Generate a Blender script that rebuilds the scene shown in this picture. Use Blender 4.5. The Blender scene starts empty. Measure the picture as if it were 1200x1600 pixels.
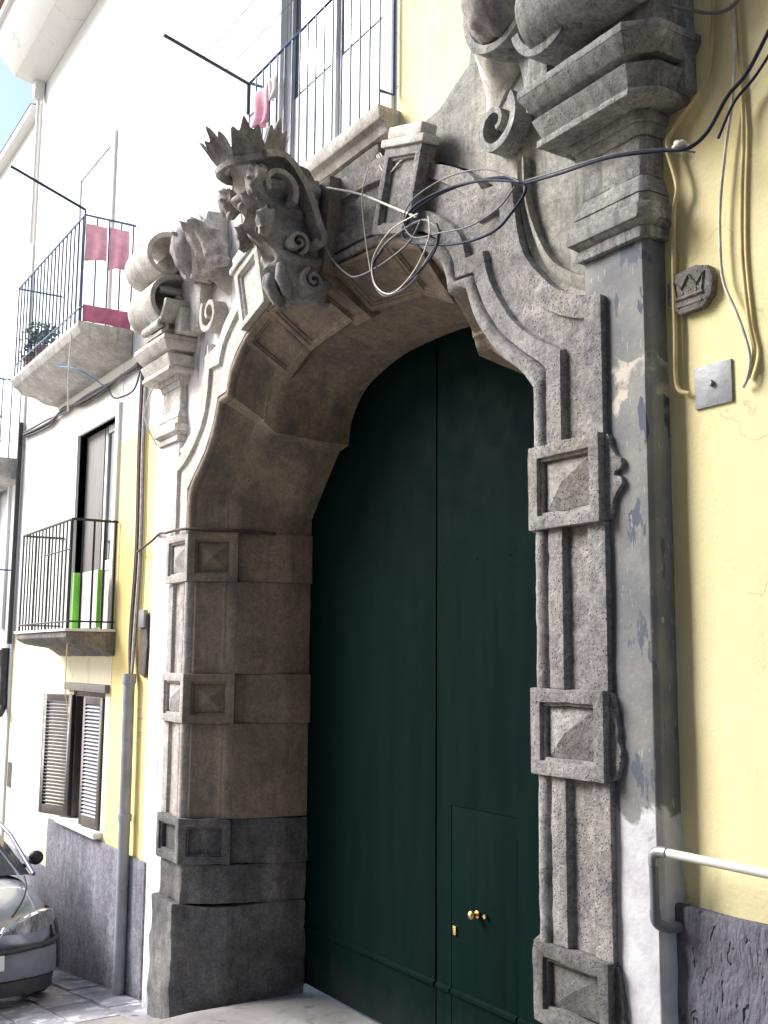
import bpy, bmesh, math, random
from mathutils import Vector, Matrix, noise
random.seed(7)
SC = bpy.context.scene
COL = SC.collection
R = math.radians

# ------------------------------------------------------------------ camera
cam_d = bpy.data.cameras.new('camera'); cam = bpy.data.objects.new('camera', cam_d); COL.objects.link(cam)
yaw, pitch, roll = 1.007, .135, .008
Fv = Vector((-math.sin(yaw)*math.cos(pitch), math.cos(yaw)*math.cos(pitch), math.sin(pitch)))
Rv = Vector((math.cos(yaw), math.sin(yaw), 0)); Uv = Rv.cross(Fv)
R2 = Rv*math.cos(roll)+Uv*math.sin(roll); U2 = -Rv*math.sin(roll)+Uv*math.cos(roll)
M = Matrix((R2, U2, -Fv)).transposed().to_4x4(); M.translation = Vector((5.95, -3.245, 2.6))
cam.matrix_world = M
cam_d.sensor_fit = 'VERTICAL'; cam_d.sensor_height = 24; cam_d.lens = 24*1690/1600
cam_d.clip_start = .05; cam_d.clip_end = 500
SC.camera = cam

# ------------------------------------------------------------------ sky, sun, exposure
to_sun = Vector((-.64, -.54, .60)).normalized()
W = bpy.data.worlds.new('World'); SC.world = W; W.use_nodes = True
nt = W.node_tree; nt.nodes.clear()
sky = nt.nodes.new('ShaderNodeTexSky'); sky.sky_type = 'NISHITA'; sky.sun_disc = False
sky.sun_elevation = math.asin(to_sun.z); sky.sun_rotation = math.atan2(to_sun.x, to_sun.y)
sky.air_density = 1.0; sky.dust_density = 2.0; sky.ozone_density = 2.0
bg = nt.nodes.new('ShaderNodeBackground'); bg.inputs[1].default_value = .15
wo = nt.nodes.new('ShaderNodeOutputWorld')
nt.links.new(sky.outputs[0], bg.inputs[0]); nt.links.new(bg.outputs[0], wo.inputs[0])
sl = bpy.data.lights.new('sun', 'SUN'); sl.energy = 4.0; sl.angle = R(28); sl.color = (1, .975, .95)
so = bpy.data.objects.new('sun', sl); COL.objects.link(so)
so.rotation_euler = to_sun.to_track_quat('Z', 'Y').to_euler()
SC.view_settings.view_transform = 'Standard'; SC.view_settings.look = 'None'
SC.view_settings.gamma = 1; SC.view_settings.exposure = .95
SC.view_settings.use_curve_mapping = False
SC.cycles.use_denoising = True
SC.cycles.max_bounces = 5; SC.cycles.use_adaptive_sampling = True; SC.cycles.adaptive_threshold = .025

# ------------------------------------------------------------------ materials
MATS = {}
def nodes(name):
    m = bpy.data.materials.new(name); m.use_nodes = True; MATS[name] = m
    t = m.node_tree; b = t.nodes['Principled BSDF']
    return m, t, b
def N(t, k, **kw):
    n = t.nodes.new(k)
    for a, v in kw.items(): setattr(n, a, v)
    return n
def pos(t, scale=(1, 1, 1)):
    g = N(t, 'ShaderNodeNewGeometry'); mp = N(t, 'ShaderNodeMapping'); mp.inputs['Scale'].default_value = scale
    t.links.new(g.outputs['Position'], mp.inputs['Vector']); return mp.outputs[0]
def nz(t, vec, scale, detail=4, rough=.55):
    n = N(t, 'ShaderNodeTexNoise'); n.inputs['Scale'].default_value = scale; n.inputs['Detail'].default_value = detail
    n.inputs['Roughness'].default_value = rough; t.links.new(vec, n.inputs['Vector']); return n.outputs['Fac']
def ramp(t, fac, lo, hi, a=0., b=1.):
    r = N(t, 'ShaderNodeMapRange'); r.clamp = True
    for i, v in zip(('From Min', 'From Max', 'To Min', 'To Max'), (lo, hi, a, b)): r.inputs[i].default_value = v
    t.links.new(fac, r.inputs['Value']); return r.outputs[0]
def mix(t, fac, a, b, mode='MIX'):
    m = N(t, 'ShaderNodeMix', data_type='RGBA', blend_type=mode)
    for sock, v in ((m.inputs[0], fac), (m.inputs[6], a), (m.inputs[7], b)):
        if isinstance(v, (int, float)): sock.default_value = v
        elif isinstance(v, tuple): sock.default_value = (*v, 1)
        else: t.links.new(v, sock)
    return m.outputs[2]
def mth(t, op, a, b=None):
    m = N(t, 'ShaderNodeMath', operation=op)
    for i, v in enumerate((a, b)):
        if v is None: continue
        if isinstance(v, (int, float)): m.inputs[i].default_value = v
        else: t.links.new(v, m.inputs[i])
    return m.outputs[0]
def bump(t, b, h, strength, dist):
    n = N(t, 'ShaderNodeBump'); n.inputs['Strength'].default_value = strength; n.inputs['Distance'].default_value = dist
    t.links.new(h, n.inputs['Height']); t.links.new(n.outputs[0], b.inputs['Normal'])
def zpos(t):
    g = N(t, 'ShaderNodeNewGeometry'); s = N(t, 'ShaderNodeSeparateXYZ'); t.links.new(g.outputs['Position'], s.inputs[0]); return s.outputs

def stone(name, c1, c2, c3=None, pits=1., fine=.5, rough=.9, bst=.5, streak=.35):
    m, t, b = nodes(name); p = pos(t)
    col = mix(t, ramp(t, nz(t, p, 2.2, 6), .35, .65), c1, c2)
    if c3: col = mix(t, ramp(t, nz(t, pos(t, (1.3, 1.3, .5)), 3.1, 5), .52, .72), col, c3)
    f = nz(t, p, 46, 8, .75)
    md = nz(t, p, 13, 6, .65)
    col = mix(t, fine, col, mix(t, ramp(t, md, .36, .64), (.5, .5, .52), (1.25, 1.23, 1.2)), 'MULTIPLY')
    col = mix(t, fine, col, mix(t, ramp(t, f, .36, .64), (.3, .3, .3), (1.25, 1.25, 1.25)), 'MULTIPLY')
    st = nz(t, pos(t, (9, 9, .9)), 2.0, 5)
    col = mix(t, ramp(t, st, .52, .75, 0, streak), col, (.05, .045, .042))
    v = N(t, 'ShaderNodeTexVoronoi'); v.inputs['Scale'].default_value = 62; t.links.new(p, v.inputs['Vector'])
    msk = ramp(t, nz(t, p, 9, 4), .36, .58)
    pit = mth(t, 'MULTIPLY', ramp(t, v.outputs['Distance'], .16, .34, 1, 0), msk)
    col = mix(t, mth(t, 'MULTIPLY', pit, min(1., .9*pits)), col, (.022, .02, .02))
    t.links.new(col, b.inputs['Base Color']); b.inputs['Roughness'].default_value = rough
    b.inputs['Specular IOR Level'].default_value = .25
    h = mth(t, 'SUBTRACT', mth(t, 'ADD', f, mth(t, 'MULTIPLY', md, .8)), mth(t, 'MULTIPLY', pit, pits*.7))
    bump(t, b, h, bst, .012)
    return m
stone('tuff', (.40, .382, .375), (.27, .26, .262), (.37, .335, .29), .7, .58, bst=.8)
stone('tuff_sunlit', (.52, .48, .455), (.40, .37, .355), (.47, .42, .37), .6, .45, bst=.5)  # same tuff lightened, strong light on the left put into its colour
stone('tuff_smooth', (.335, .268, .195), (.23, .192, .150), (.16, .146, .138), .35, .4, bst=.4, streak=.3)
stone('tuff_dark', (.19, .18, .17), (.30, .27, .235), (.12, .125, .135), .7, .5, bst=.55, streak=.6)
stone('mask_stone', (.42, .385, .365), (.24, .23, .245), (.48, .44, .41), .3, .4, bst=.5, streak=.5)
stone('plinth_stone', (.18, .172, .168), (.11, .107, .11), (.26, .25, .238), .7, .5, bst=.6, streak=.5)
stone('cornice_stone', (.42, .415, .40), (.27, .272, .275), (.52, .505, .475), .6, .5, bst=.55, streak=.75)
stone('pale_stone', (.66, .63, .58), (.45, .42, .38), (.70, .68, .66), .4, .35, bst=.4, streak=.3)  # on the left arch its paleness stands in for stronger light

def pilaster_mat():
    m, t, b = nodes('pilaster_stucco'); p = pos(t); z = zpos(t)
    col = mix(t, ramp(t, nz(t, p, 3, 6), .38, .62), (.145, .152, .162), (.25, .247, .235))
    col = mix(t, ramp(t, nz(t, pos(t, (3, 3, 1)), 4, 6), .585, .605), col, (.085, .098, .13))
    n1 = nz(t, p, 5.5, 5)
    zz = mth(t, 'ADD', z[2], mth(t, 'MULTIPLY', mth(t, 'SUBTRACT', n1, .5), .55))
    white = ramp(t, zz, 1.93, 1.97, 1, 0)
    # bare lighter patch higher up the shaft
    d = mth(t, 'ABSOLUTE', mth(t, 'SUBTRACT', zz, 3.80)); patch = ramp(t, d, .075, .09, 1, 0)
    lime = mix(t, ramp(t, nz(t, p, 9, 5), .4, .7), (.60, .60, .63), (.45, .45, .49))
    col = mix(t, white, col, lime)
    col = mix(t, mth(t, 'MULTIPLY', patch, ramp(t, n1, .42, .5)), col, (.55, .50, .42))
    sc = nz(t, pos(t, (14, 14, 3)), 5, 4)
    col = mix(t, ramp(t, sc, .64, .70, 0, .5), col, (.55, .53, .5))
    t.links.new(col, b.inputs['Base Color']); b.inputs['Roughness'].default_value = .85
    bump(t, b, mth(t, 'ADD', nz(t, p, 30, 5), mth(t, 'MULTIPLY', white, .6)), .35, .01)
pilaster_mat()
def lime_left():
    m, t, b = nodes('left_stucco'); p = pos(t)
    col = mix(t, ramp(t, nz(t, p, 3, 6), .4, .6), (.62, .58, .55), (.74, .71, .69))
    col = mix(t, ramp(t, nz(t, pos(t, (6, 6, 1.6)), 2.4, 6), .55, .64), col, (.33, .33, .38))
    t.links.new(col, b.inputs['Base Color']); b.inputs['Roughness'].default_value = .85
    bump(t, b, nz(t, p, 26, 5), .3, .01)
lime_left()
def plaster(name, c1, c2, dirt=(.35, .3, .25), dirt_amt=.35, bst=.15):
    m, t, b = nodes(name); p = pos(t)
    col = mix(t, ramp(t, nz(t, p, .9, 5), .35, .65), c1, c2)
    col = mix(t, ramp(t, nz(t, pos(t, (3, 3, .5)), 2.2, 6), .58, .8, 0, dirt_amt), col, dirt)
    v = N(t, 'ShaderNodeTexVoronoi'); v.inputs['Scale'].default_value = 9; t.links.new(p, v.inputs['Vector'])
    sp = mth(t, 'MULTIPLY', ramp(t, v.outputs['Distance'], .03, .06, 1, 0), ramp(t, nz(t, p, 3, 2), .55, .6))
    col = mix(t, mth(t, 'MULTIPLY', sp, .5), col, dirt)
    wv = N(t, 'ShaderNodeVectorMath', operation='ADD'); t.links.new(p, wv.inputs[0])
    nn = N(t, 'ShaderNodeTexNoise'); nn.inputs['Scale'].default_value = 3.5; nn.inputs['Detail'].default_value = 5; t.links.new(p, nn.inputs['Vector'])
    ws = N(t, 'ShaderNodeVectorMath', operation='SCALE'); ws.inputs['Scale'].default_value = .45; t.links.new(nn.outputs['Color'], ws.inputs[0]); t.links.new(ws.outputs[0], wv.inputs[1])
    vc = N(t, 'ShaderNodeTexVoronoi', feature='DISTANCE_TO_EDGE'); vc.inputs['Scale'].default_value = 1.1; t.links.new(wv.outputs[0], vc.inputs['Vector'])
    crk = mth(t, 'MULTIPLY', ramp(t, vc.outputs['Distance'], .002, .007, 1, 0), ramp(t, nz(t, p, 1.7, 3), .50, .56))
    col = mix(t, mth(t, 'MULTIPLY', crk, .55), col, dirt)
    drip = ramp(t, nz(t, pos(t, (11, 11, .55)), 1.6, 6, .6), .60, .72, 0, dirt_amt*.55)
    col = mix(t, drip, col, dirt)
    t.links.new(col, b.inputs['Base Color']); b.inputs['Roughness'].default_value = .8
    b.inputs['Specular IOR Level'].default_value = .3
    bump(t, b, mth(t, 'ADD', nz(t, p, 6, 4), mth(t, 'MULTIPLY', nz(t, p, 60, 3), .3)), bst, .02)
plaster('yellow_plaster', (.85, .765, .455), (.80, .70, .37), dirt=(.50, .43, .28), dirt_amt=.5, bst=.3)
plaster('pale_yellow', (.82, .68, .30), (.79, .63, .25))
stone('spandrel_stucco', (.44, .425, .37), (.29, .29, .275), (.52, .50, .46), .5, .45, bst=.45, streak=.5)
plaster('cream_plaster', (.80, .725, .53), (.76, .67, .45))
plaster('white_plaster', (.80, .79, .75), (.76, .75, .70), dirt_amt=.15)
stone('grey_dado', (.31, .305, .345), (.20, .198, .235), (.36, .355, .39), .45, .6, bst=.7, streak=.45)
def rough_dado():
    m, t, b = nodes('rough_dado'); p = pos(t)
    col = mix(t, ramp(t, nz(t, p, 4, 6), .35, .65), (.080, .080, .112), (.145, .142, .178))
    t.links.new(col, b.inputs['Base Color']); b.inputs['Roughness'].default_value = .75
    h = nz(t, pos(t, (1, 1, .45)), 32, 3)
    crater = ramp(t, nz(t, pos(t, (1, 1, .5)), 22, 2), .6, .68, 0, -1.5)
    bump(t, b, mth(t, 'ADD', h, crater), .9, .02)
rough_dado()
def paving():
    m, t, b = nodes('paving'); p = pos(t)
    col = mix(t, ramp(t, nz(t, p, 1.6, 6), .35, .65), (.40, .395, .43), (.15, .148, .175))
    col = mix(t, ramp(t, nz(t, p, 4.5, 7, .65), .52, .58), col, (.52, .515, .55))
    col = mix(t, ramp(t, nz(t, p, 7, 7, .7), .60, .66), col, (.06, .058, .066))
    t.links.new(col, b.inputs['Base Color'])
    t.links.new(ramp(t, nz(t, p, 2.5, 4), .4, .65, .28, .7), b.inputs['Roughness'])
    bump(t, b, nz(t, p, 24, 5), .4, .02)
paving()
def threshold_mat():
    m, t, b = nodes('threshold_concrete'); p = pos(t)
    col = mix(t, ramp(t, nz(t, p, 2.4, 6), .35, .65), (.25, .235, .22), (.165, .157, .152))
    col = mix(t, ramp(t, nz(t, p, 8, 5), .6, .7), col, (.10, .095, .095))
    t.links.new(col, b.inputs['Base Color']); b.inputs['Roughness'].default_value = .75
    bump(t, b, nz(t, p, 30, 5), .3, .01)
threshold_mat()
def simple(name, c, rough=.5, metal=0., var=.25, scale=8, bst=0., spec=.5, streak=(1, 1, 1)):
    m, t, b = nodes(name); p = pos(t, streak)
    dk = tuple(x*(1-var) for x in c)
    col = mix(t, ramp(t, nz(t, p, scale, 5), .35, .65), c, dk)
    t.links.new(col, b.inputs['Base Color'])
    t.links.new(ramp(t, nz(t, p, scale*1.7, 4), .3, .7, max(.03, rough-.08), min(1, rough+.1)), b.inputs['Roughness'])
    b.inputs['Metallic'].default_value = metal; b.inputs['Specular IOR Level'].default_value = spec
    if bst: bump(t, b, nz(t, p, scale*4, 4), bst, .01)
    return m
m, t, b = nodes('gate_paint'); p = pos(t, (3, 3, .35)); z = zpos(t)
col = mix(t, ramp(t, nz(t, p, 3, 5), .35, .65), (.0023, .0090, .0086), (.0036, .0112, .0102))
sc = ramp(t, nz(t, pos(t, (7, 7, 1.1)), 3.2, 7, .7), .62, .76, 0, .25)
col = mix(t, sc, col, (.018, .026, .023))
dz = mth(t, 'SUBTRACT', .62, mth(t, 'ADD', z[2], mth(t, 'MULTIPLY', nz(t, pos(t, (2, 2, 2)), 3, 6), .5)))
col = mix(t, ramp(t, dz, -.05, .22, 0, .4), col, (.020, .022, .021))
t.links.new(col, b.inputs['Base Color']); b.inputs['Specular IOR Level'].default_value = .012
t.links.new(ramp(t, nz(t, pos(t), 6, 5), .3, .7, .45, .7), b.inputs['Roughness'])
bump(t, b, nz(t, pos(t, (1, 1, .3)), 4, 4), .12, .02)
simple('gate_frame', (.003, .005, .007), .6)
simple('iron_black', (.018, .019, .024), .5, 0, .4, 14, .1)
simple('iron_rust', (.085, .055, .045), .75, 0, .5, 14, .2)
simple('iron_blue', (.024, .050, .10), .5, 0, .4, 14, .1)
simple('rail_fringed', (.05, .11, .24), .5, 0, .35, 14, .1)  # blue tint stands in for lens colour fringing on the rails
simple('galvanised', (.36, .38, .40), .42, .75, .3, 9, .1)
simple('pipe_grey', (.29, .30, .33), .6, 0, .3, 6, .1)
simple('pipe_dark', (.05, .045, .05), .55, 0, .35, 9, .1)
simple('pipe_white', (.74, .72, .68), .4, 0, .12, 6)
simple('plastic_grey', (.17, .18, .20), .45, 0, .15, 10)
simple('cable_black', (.035, .04, .075), .7, 0, .3, 20, 0, .2)
simple('cable_white', (.66, .62, .55), .5, 0, .35, 20)
simple('cable_grey', (.20, .195, .21), .7, 0, .3, 20)
simple('cable_painted', (.68, .54, .26), .6, 0, .3, 9)
simple('brass', (.72, .50, .20), .28, 1., .2, 20)
simple('zinc_plate', (.30, .315, .34), .5, .1, .35, 12, .15)
simple('shutter_brown', (.085, .068, .065), .55, 0, .3, 10)
simple('shutter_slat', (.42, .42, .47), .5, 0, .25, 10)
simple('window_white', (.74, .74, .74), .4, 0, .12, 5)
simple('wood_grey', (.20, .185, .18), .6, 0, .3, 6, .1, .4, (6, 6, .6))
simple('room_dark', (.03, .028, .03), .9)
simple('marble', (.76, .75, .74), .4, 0, .12, 8)
simple('pink_cloth', (.82, .42, .52), .9, 0, .2, 10, .2)
simple('rose_cloth', (.50, .16, .26), .9, 0, .3, 10, .2)
simple('white_cloth', (.76, .74, .72), .9, 0, .1, 10, .2)
simple('navy_cloth', (.05, .05, .13), .9, 0, .3, 10, .2)
simple('sky_cloth', (.22, .42, .70), .9, 0, .2, 10, .2)
simple('green_plastic', (.22, .66, .06), .5, 0, .15, 10)
simple('terracotta', (.42, .18, .10), .8, 0, .25, 10)
simple('roof_tile', (.34, .19, .13), .85, 0, .35, 7, .3)
simple('leaf', (.07, .13, .045), .6, 0, .5, 30)
simple('leaf_pale', (.12, .18, .08), .6, 0, .4, 30)
simple('rubber', (.02, .02, .022), .8)
simple('car_trim', (.03, .031, .036), .55, 0, .2, 10)
simple('bumper_shaded', (.17, .18, .215), .5, .1, .2, 8)  # darker than the body; shade on the bumper is in the colour
simple('chrome', (.62, .63, .66), .2, 1., .1, 10)
simple('rim', (.38, .39, .41), .35, .8, .2, 10)
simple('plate_white', (.76, .76, .76), .4, 0, .05, 10)
simple('paper', (.72, .71, .72), .7, 0, .15, 20)
m, t, b = nodes('car_paint'); b.inputs['Base Color'].default_value = (.34, .37, .43, 1); b.inputs['Metallic'].default_value = .45
b.inputs['Roughness'].default_value = .32; b.inputs['Coat Weight'].default_value = .6; b.inputs['Coat Roughness'].default_value = .06
t.links.new(mix(t, ramp(t, nz(t, pos(t), 6, 5), .35, .7), (.28, .31, .38), (.22, .245, .30)), b.inputs['Base Color'])
m, t, b = nodes('glass'); b.inputs['Base Color'].default_value = (.05, .06, .07, 1); b.inputs['Roughness'].default_value = .05
b.inputs['Specular IOR Level'].default_value = .9
m, t, b = nodes('lamp_glass'); b.inputs['Base Color'].default_value = (.42, .44, .47, 1); b.inputs['Roughness'].default_value = .12
b.inputs['Metallic'].default_value = .2; b.inputs['Coat Weight'].default_value = .5
t.links.new(mix(t, ramp(t, nz(t, pos(t, (30, 30, 4)), 2, 2), .4, .6), (.20, .21, .235), (.09, .095, .11)), b.inputs['Base Color'])

# ------------------------------------------------------------------ mesh helpers
class MB:
    def __init__(s): s.v = []; s.f = []
    def add(s, vs, fs):
        o = len(s.v); s.v += [Vector(p) for p in vs]; s.f += [tuple(i+o for i in f) for f in fs]; return s
    def box(s, x0, x1, y0, y1, z0, z1):
        return s.add([(x0,y0,z0),(x1,y0,z0),(x1,y1,z0),(x0,y1,z0),(x0,y0,z1),(x1,y0,z1),(x1,y1,z1),(x0,y1,z1)],
                     [(0,3,2,1),(4,5,6,7),(0,1,5,4),(1,2,6,5),(2,3,7,6),(3,0,4,7)])
    def prism_xz(s, poly, y0, y1):
        n = len(poly)
        return s.add([(x,y0,z) for x,z in poly]+[(x,y1,z) for x,z in poly],
                     [tuple(range(n)), tuple(range(2*n-1,n-1,-1))]+[(i,i+n,(i+1)%n+n,(i+1)%n) for i in range(n)])
    def prism_xy(s, poly, z0, z1):
        n = len(poly)
        return s.add([(x,y,z0) for x,y in poly]+[(x,y,z1) for x,y in poly],
                     [tuple(range(n-1,-1,-1)), tuple(range(n,2*n))]+[(i,(i+1)%n,(i+1)%n+n,i+n) for i in range(n)])
    def prism_yz(s, poly, x0, x1):
        n = len(poly)
        return s.add([(x0,y,z) for y,z in poly]+[(x1,y,z) for y,z in poly],
                     [tuple(range(n)), tuple(range(2*n-1,n-1,-1))]+[(i,i+n,(i+1)%n+n,(i+1)%n) for i in range(n)])
    def loft(s, rails, closed=False, caps=False):
        n = len(rails[0]); o = [p for r in rails for p in r]; fs = []
        m_ = len(rails); rng = range(m_ if closed else m_-1)
        for i in rng:
            j = (i+1) % m_
            for k in range(n-1): fs.append((i*n+k, i*n+k+1, j*n+k+1, j*n+k))
        if caps:
            fs.append(tuple(i*n for i in range(m_))); fs.append(tuple(i*n+n-1 for i in range(m_-1,-1,-1)))
        return s.add(o, fs)
    def tube(s, pts, r, n=7, caps=True):
        pts = [Vector(p) for p in pts]; m_ = len(pts); rings = []
        up = Vector((0, 0, 1)); prev = None
        for i, p in enumerate(pts):
            d = (pts[min(i+1,m_-1)]-pts[max(i-1,0)]).normalized()
            if prev is None:
                a = d.cross(up if abs(d.z) < .9 else Vector((1,0,0))).normalized()
            else: a = (prev - d*prev.dot(d)).normalized()
            prev = a; b_ = d.cross(a); rr = r[i] if isinstance(r, (list, tuple)) else r
            rings.append([p+(a*math.cos(2*math.pi*k/n)+b_*math.sin(2*math.pi*k/n))*rr for k in range(n)])
        fs = []
        for i in range(m_-1):
            for k in range(n): fs.append((i*n+k, i*n+(k+1)%n, (i+1)*n+(k+1)%n, (i+1)*n+k))
        if caps: fs += [tuple(range(n-1,-1,-1)), tuple((m_-1)*n+k for k in range(n))]
        return s.add([p for r_ in rings for p in r_], fs)
    def sphere(s, c, r, nu=16, nv=10, fn=None):
        c = Vector(c); r = Vector(r) if not isinstance(r, (int, float)) else Vector((r,r,r)); vs = []
        for j in range(nv+1):
            for i in range(nu):
                th = math.pi*j/nv; ph = 2*math.pi*i/nu
                d = Vector((math.sin(th)*math.cos(ph), math.sin(th)*math.sin(ph), math.cos(th)))
                k = fn(d) if fn else 1
                vs.append(c+Vector((d.x*r.x, d.y*r.y, d.z*r.z))*k)
        fs = []
        for j in range(nv):
            for i in range(nu): fs.append((j*nu+i, (j+1)*nu+i, (j+1)*nu+(i+1)%nu, j*nu+(i+1)%nu))
        return s.add(vs, fs)
    def xform(s, mtx):
        s.v = [mtx @ p for p in s.v]; return s
    def build(s, name, mat, parent=None, bevel=0., rough=0., freq=6., seg=.07, smooth=None, weld=True):
        base = parent_loc(parent)
        me = bpy.data.meshes.new(name)
        bm = bmesh.new()
        bv = [bm.verts.new(p) for p in s.v]
        for f in s.f:
            try: bm.faces.new([bv[i] for i in f])
            except ValueError: pass
        if weld: bmesh.ops.remove_doubles(bm, verts=bm.verts, dist=1e-5)
        bmesh.ops.recalc_face_normals(bm, faces=bm.faces)
        if bevel:
            ed = [e for e in bm.edges if len(e.link_faces) == 2 and e.calc_face_angle(0) > R(28)]
            if ed: bmesh.ops.bevel(bm, geom=ed, offset=bevel, offset_type='OFFSET', segments=2, profile=.6, affect='EDGES', clamp_overlap=True)
        if rough:
            bmesh.ops.triangulate(bm, faces=[f for f in bm.faces if len(f.verts) > 4])
            for _ in range(5):
                ed = [e for e in bm.edges if e.calc_length() > seg]
                if not ed or len(bm.faces) > 30000: break
                bmesh.ops.subdivide_edges(bm, edges=ed, cuts=1, use_grid_fill=True)
            bm.normal_update()
            off = []
            for v in bm.verts:
                p = v.co*freq
                a = noise.noise(p)*.6+noise.noise(p*2.7)*.4
                q = noise.noise(v.co*freq*.45+Vector((9, 3, 1)))
                off.append(v.normal*(a*rough - max(0, q-.25)*rough*2.2))
            for v, o_ in zip(bm.verts, off): v.co += o_
        for v in bm.verts: v.co -= base
        bm.to_mesh(me); bm.free()
        if smooth is None: smooth = 35
        if smooth:
            me.polygons.foreach_set('use_smooth', [True]*len(me.polygons))
            me.set_sharp_from_angle(angle=R(smooth))
        me.materials.append(MATS[mat])
        o = bpy.data.objects.new(name, me); COL.objects.link(o)
        if parent is not None: o.parent = parent
        return o
def parent_loc(p):
    v = Vector((0, 0, 0))
    while p is not None: v = v+p.location; p = p.parent
    return v
def tag(o, label, cat=None, group=None, kind=None):
    o['label'] = label
    if cat: o['category'] = cat
    if group: o['group'] = group
    if kind: o['kind'] = kind
    return o
def thing(name, loc, label, cat, group=None):
    o = bpy.data.objects.new(name, None); o.empty_display_size = .1; COL.objects.link(o); o.location = loc
    return tag(o, label, cat, group)
def spline(pts, n=8):
    P = [Vector(p) for p in pts]; out = []
    for i in range(len(P)-1):
        p0 = P[max(i-1,0)]; p1 = P[i]; p2 = P[i+1]; p3 = P[min(i+2,len(P)-1)]
        for k in range(n):
            t_ = k/n
            out.append(.5*((2*p1)+(p2-p0)*t_+(2*p0-5*p1+4*p2-p3)*t_*t_+(3*p1-p0-3*p2+p3)*t_**3))
    out.append(P[-1]); return out
def resample(pts, n, smooth=True):
    P = [Vector((p[0], p[1], 0)) for p in pts]
    if smooth and len(P) > 2: P = spline(P, 10)
    L = [0]
    for a, b_ in zip(P, P[1:]): L.append(L[-1]+(b_-a).length)
    out = []
    for i in range(n):
        d = L[-1]*i/(n-1); k = 0
        while k < len(L)-2 and L[k+1] < d: k += 1
        u = 0 if L[k+1] == L[k] else (d-L[k])/(L[k+1]-L[k])
        q = P[k].lerp(P[k+1], min(1, u)); out.append((q.x, q.y))
    return out

# ------------------------------------------------------------------ street
def street_z(x, y):
    zs = -.30+.127*(x+3.6)
    k = min(1, max(0, (y+.75)/.75)); k = k*k*(3-2*k)
    e = min(1, max(0, (2.3-abs(x))/.8)); k *= e*e*(3-2*e)
    return zs*(1-k)+.09*k
g = MB(); xs = [-60, -40, -25, -16]+[-12+.25*i for i in range(88)]+[12, 18, 30, 60]; ys = [-40, -20, -10, -6]+[-5+.2*i for i in range(32)]+[3, 6, 12]
nx = len(xs)
g.add([(x, y, street_z(x, y)-(.012 if x < -2.3 and y < .2 else 0)) for y in ys for x in xs],
      [(j*nx+i, j*nx+i+1, (j+1)*nx+i+1, (j+1)*nx+i) for j in range(len(ys)-1) for i in range(nx-1)])
street = g.build('street', 'threshold_concrete', smooth=60)
tag(street, 'sloping street with a pale concrete ramp up to the gate', kind='structure')
# stone slabs, laid one by one down the lane
yy = .14; row = 0
sl_n = 0
while yy > -3.4:
    d = random.uniform(.32, .44); x = -2.35 - random.uniform(0, .4)
    if row == 0: d = .3
    while x > -10.5:
        w = random.uniform(.45, .85)
        s = MB(); jx = lambda: random.uniform(-.012, .012); gp = .012
        x0, x1, y0, y1 = x-w+gp, x-gp, yy-d+gp, yy-gp
        c = [(x0+jx(), y0+jx()), (x1+jx(), y0+jx()), (x1+jx(), y1+jx()), (x0+jx(), y1+jx())]
        dz = random.uniform(-.006, .008); tx = random.uniform(-.012, .012); ty = random.uniform(-.012, .012)
        zf = lambda px, py: -.30+.127*(px+3.6)+dz+tx*(px-x)+ty*(py-yy)
        s.add([(px, py, zf(px, py)-.03) for px, py in c]+[(px, py, zf(px, py)) for px, py in c],
              [(0,1,5,4),(1,2,6,5),(2,3,7,6),(3,0,4,7),(4,5,6,7)])
        s.build('paving_slab', 'paving', street, bevel=.012, smooth=30); sl_n += 1
        x -= w
    yy -= d; row += 1

# ------------------------------------------------------------------ yellow house with the portal
WY = .18
yh = thing('yellow_house', (0, .3, 0), 'yellow plastered palace wall with the stone gateway in it', 'building')
w = MB()
for a in ((2.2,12,-1.5,5.0),(.66,12,5.0,15)):
    w.box(a[0], a[1], WY, WY+.35, a[2], a[3])
w.build('wall', 'yellow_plaster', yh, smooth=0)
w = MB().box(-4.35,-2.2,WY,WY+.35,-1.5,4.7); w.build('wall', 'pale_yellow', yh, smooth=0)
w = MB()
for a in ((-4.35,-2.2,4.7,5.0),(-4.35,.66,5.0,5.95),(-4.35,-.95,5.95,8.3),(.5,.66,5.95,8.3),(-4.35,.66,8.3,15)):
    w.box(a[0], a[1], WY, WY+.35, a[2], a[3])
w.build('upper_wall', 'white_plaster', yh, smooth=0)  # white stands in for glare on the overexposed upper wall
# right dado: rough grey render, follows the wall
d = MB().box(2.78, 12, WY-.045, WY, -1, 1.645)
d.build('dado', 'rough_dado', yh, bevel=.015, rough=.012, freq=9, seg=.12)
# left dado strip next to the downpipe
d = MB().box(-3.72, -3.2, WY-.03, WY, -.6, .86)
d.build('dado', 'grey_dado', yh, bevel=.01, rough=.006, seg=.1)
d = MB().box(-3.32, -2.85, WY-.012, WY, -.6, 5.2)
d.build('limewash_strip', 'left_stucco', yh, rough=.004, seg=.15)
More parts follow.
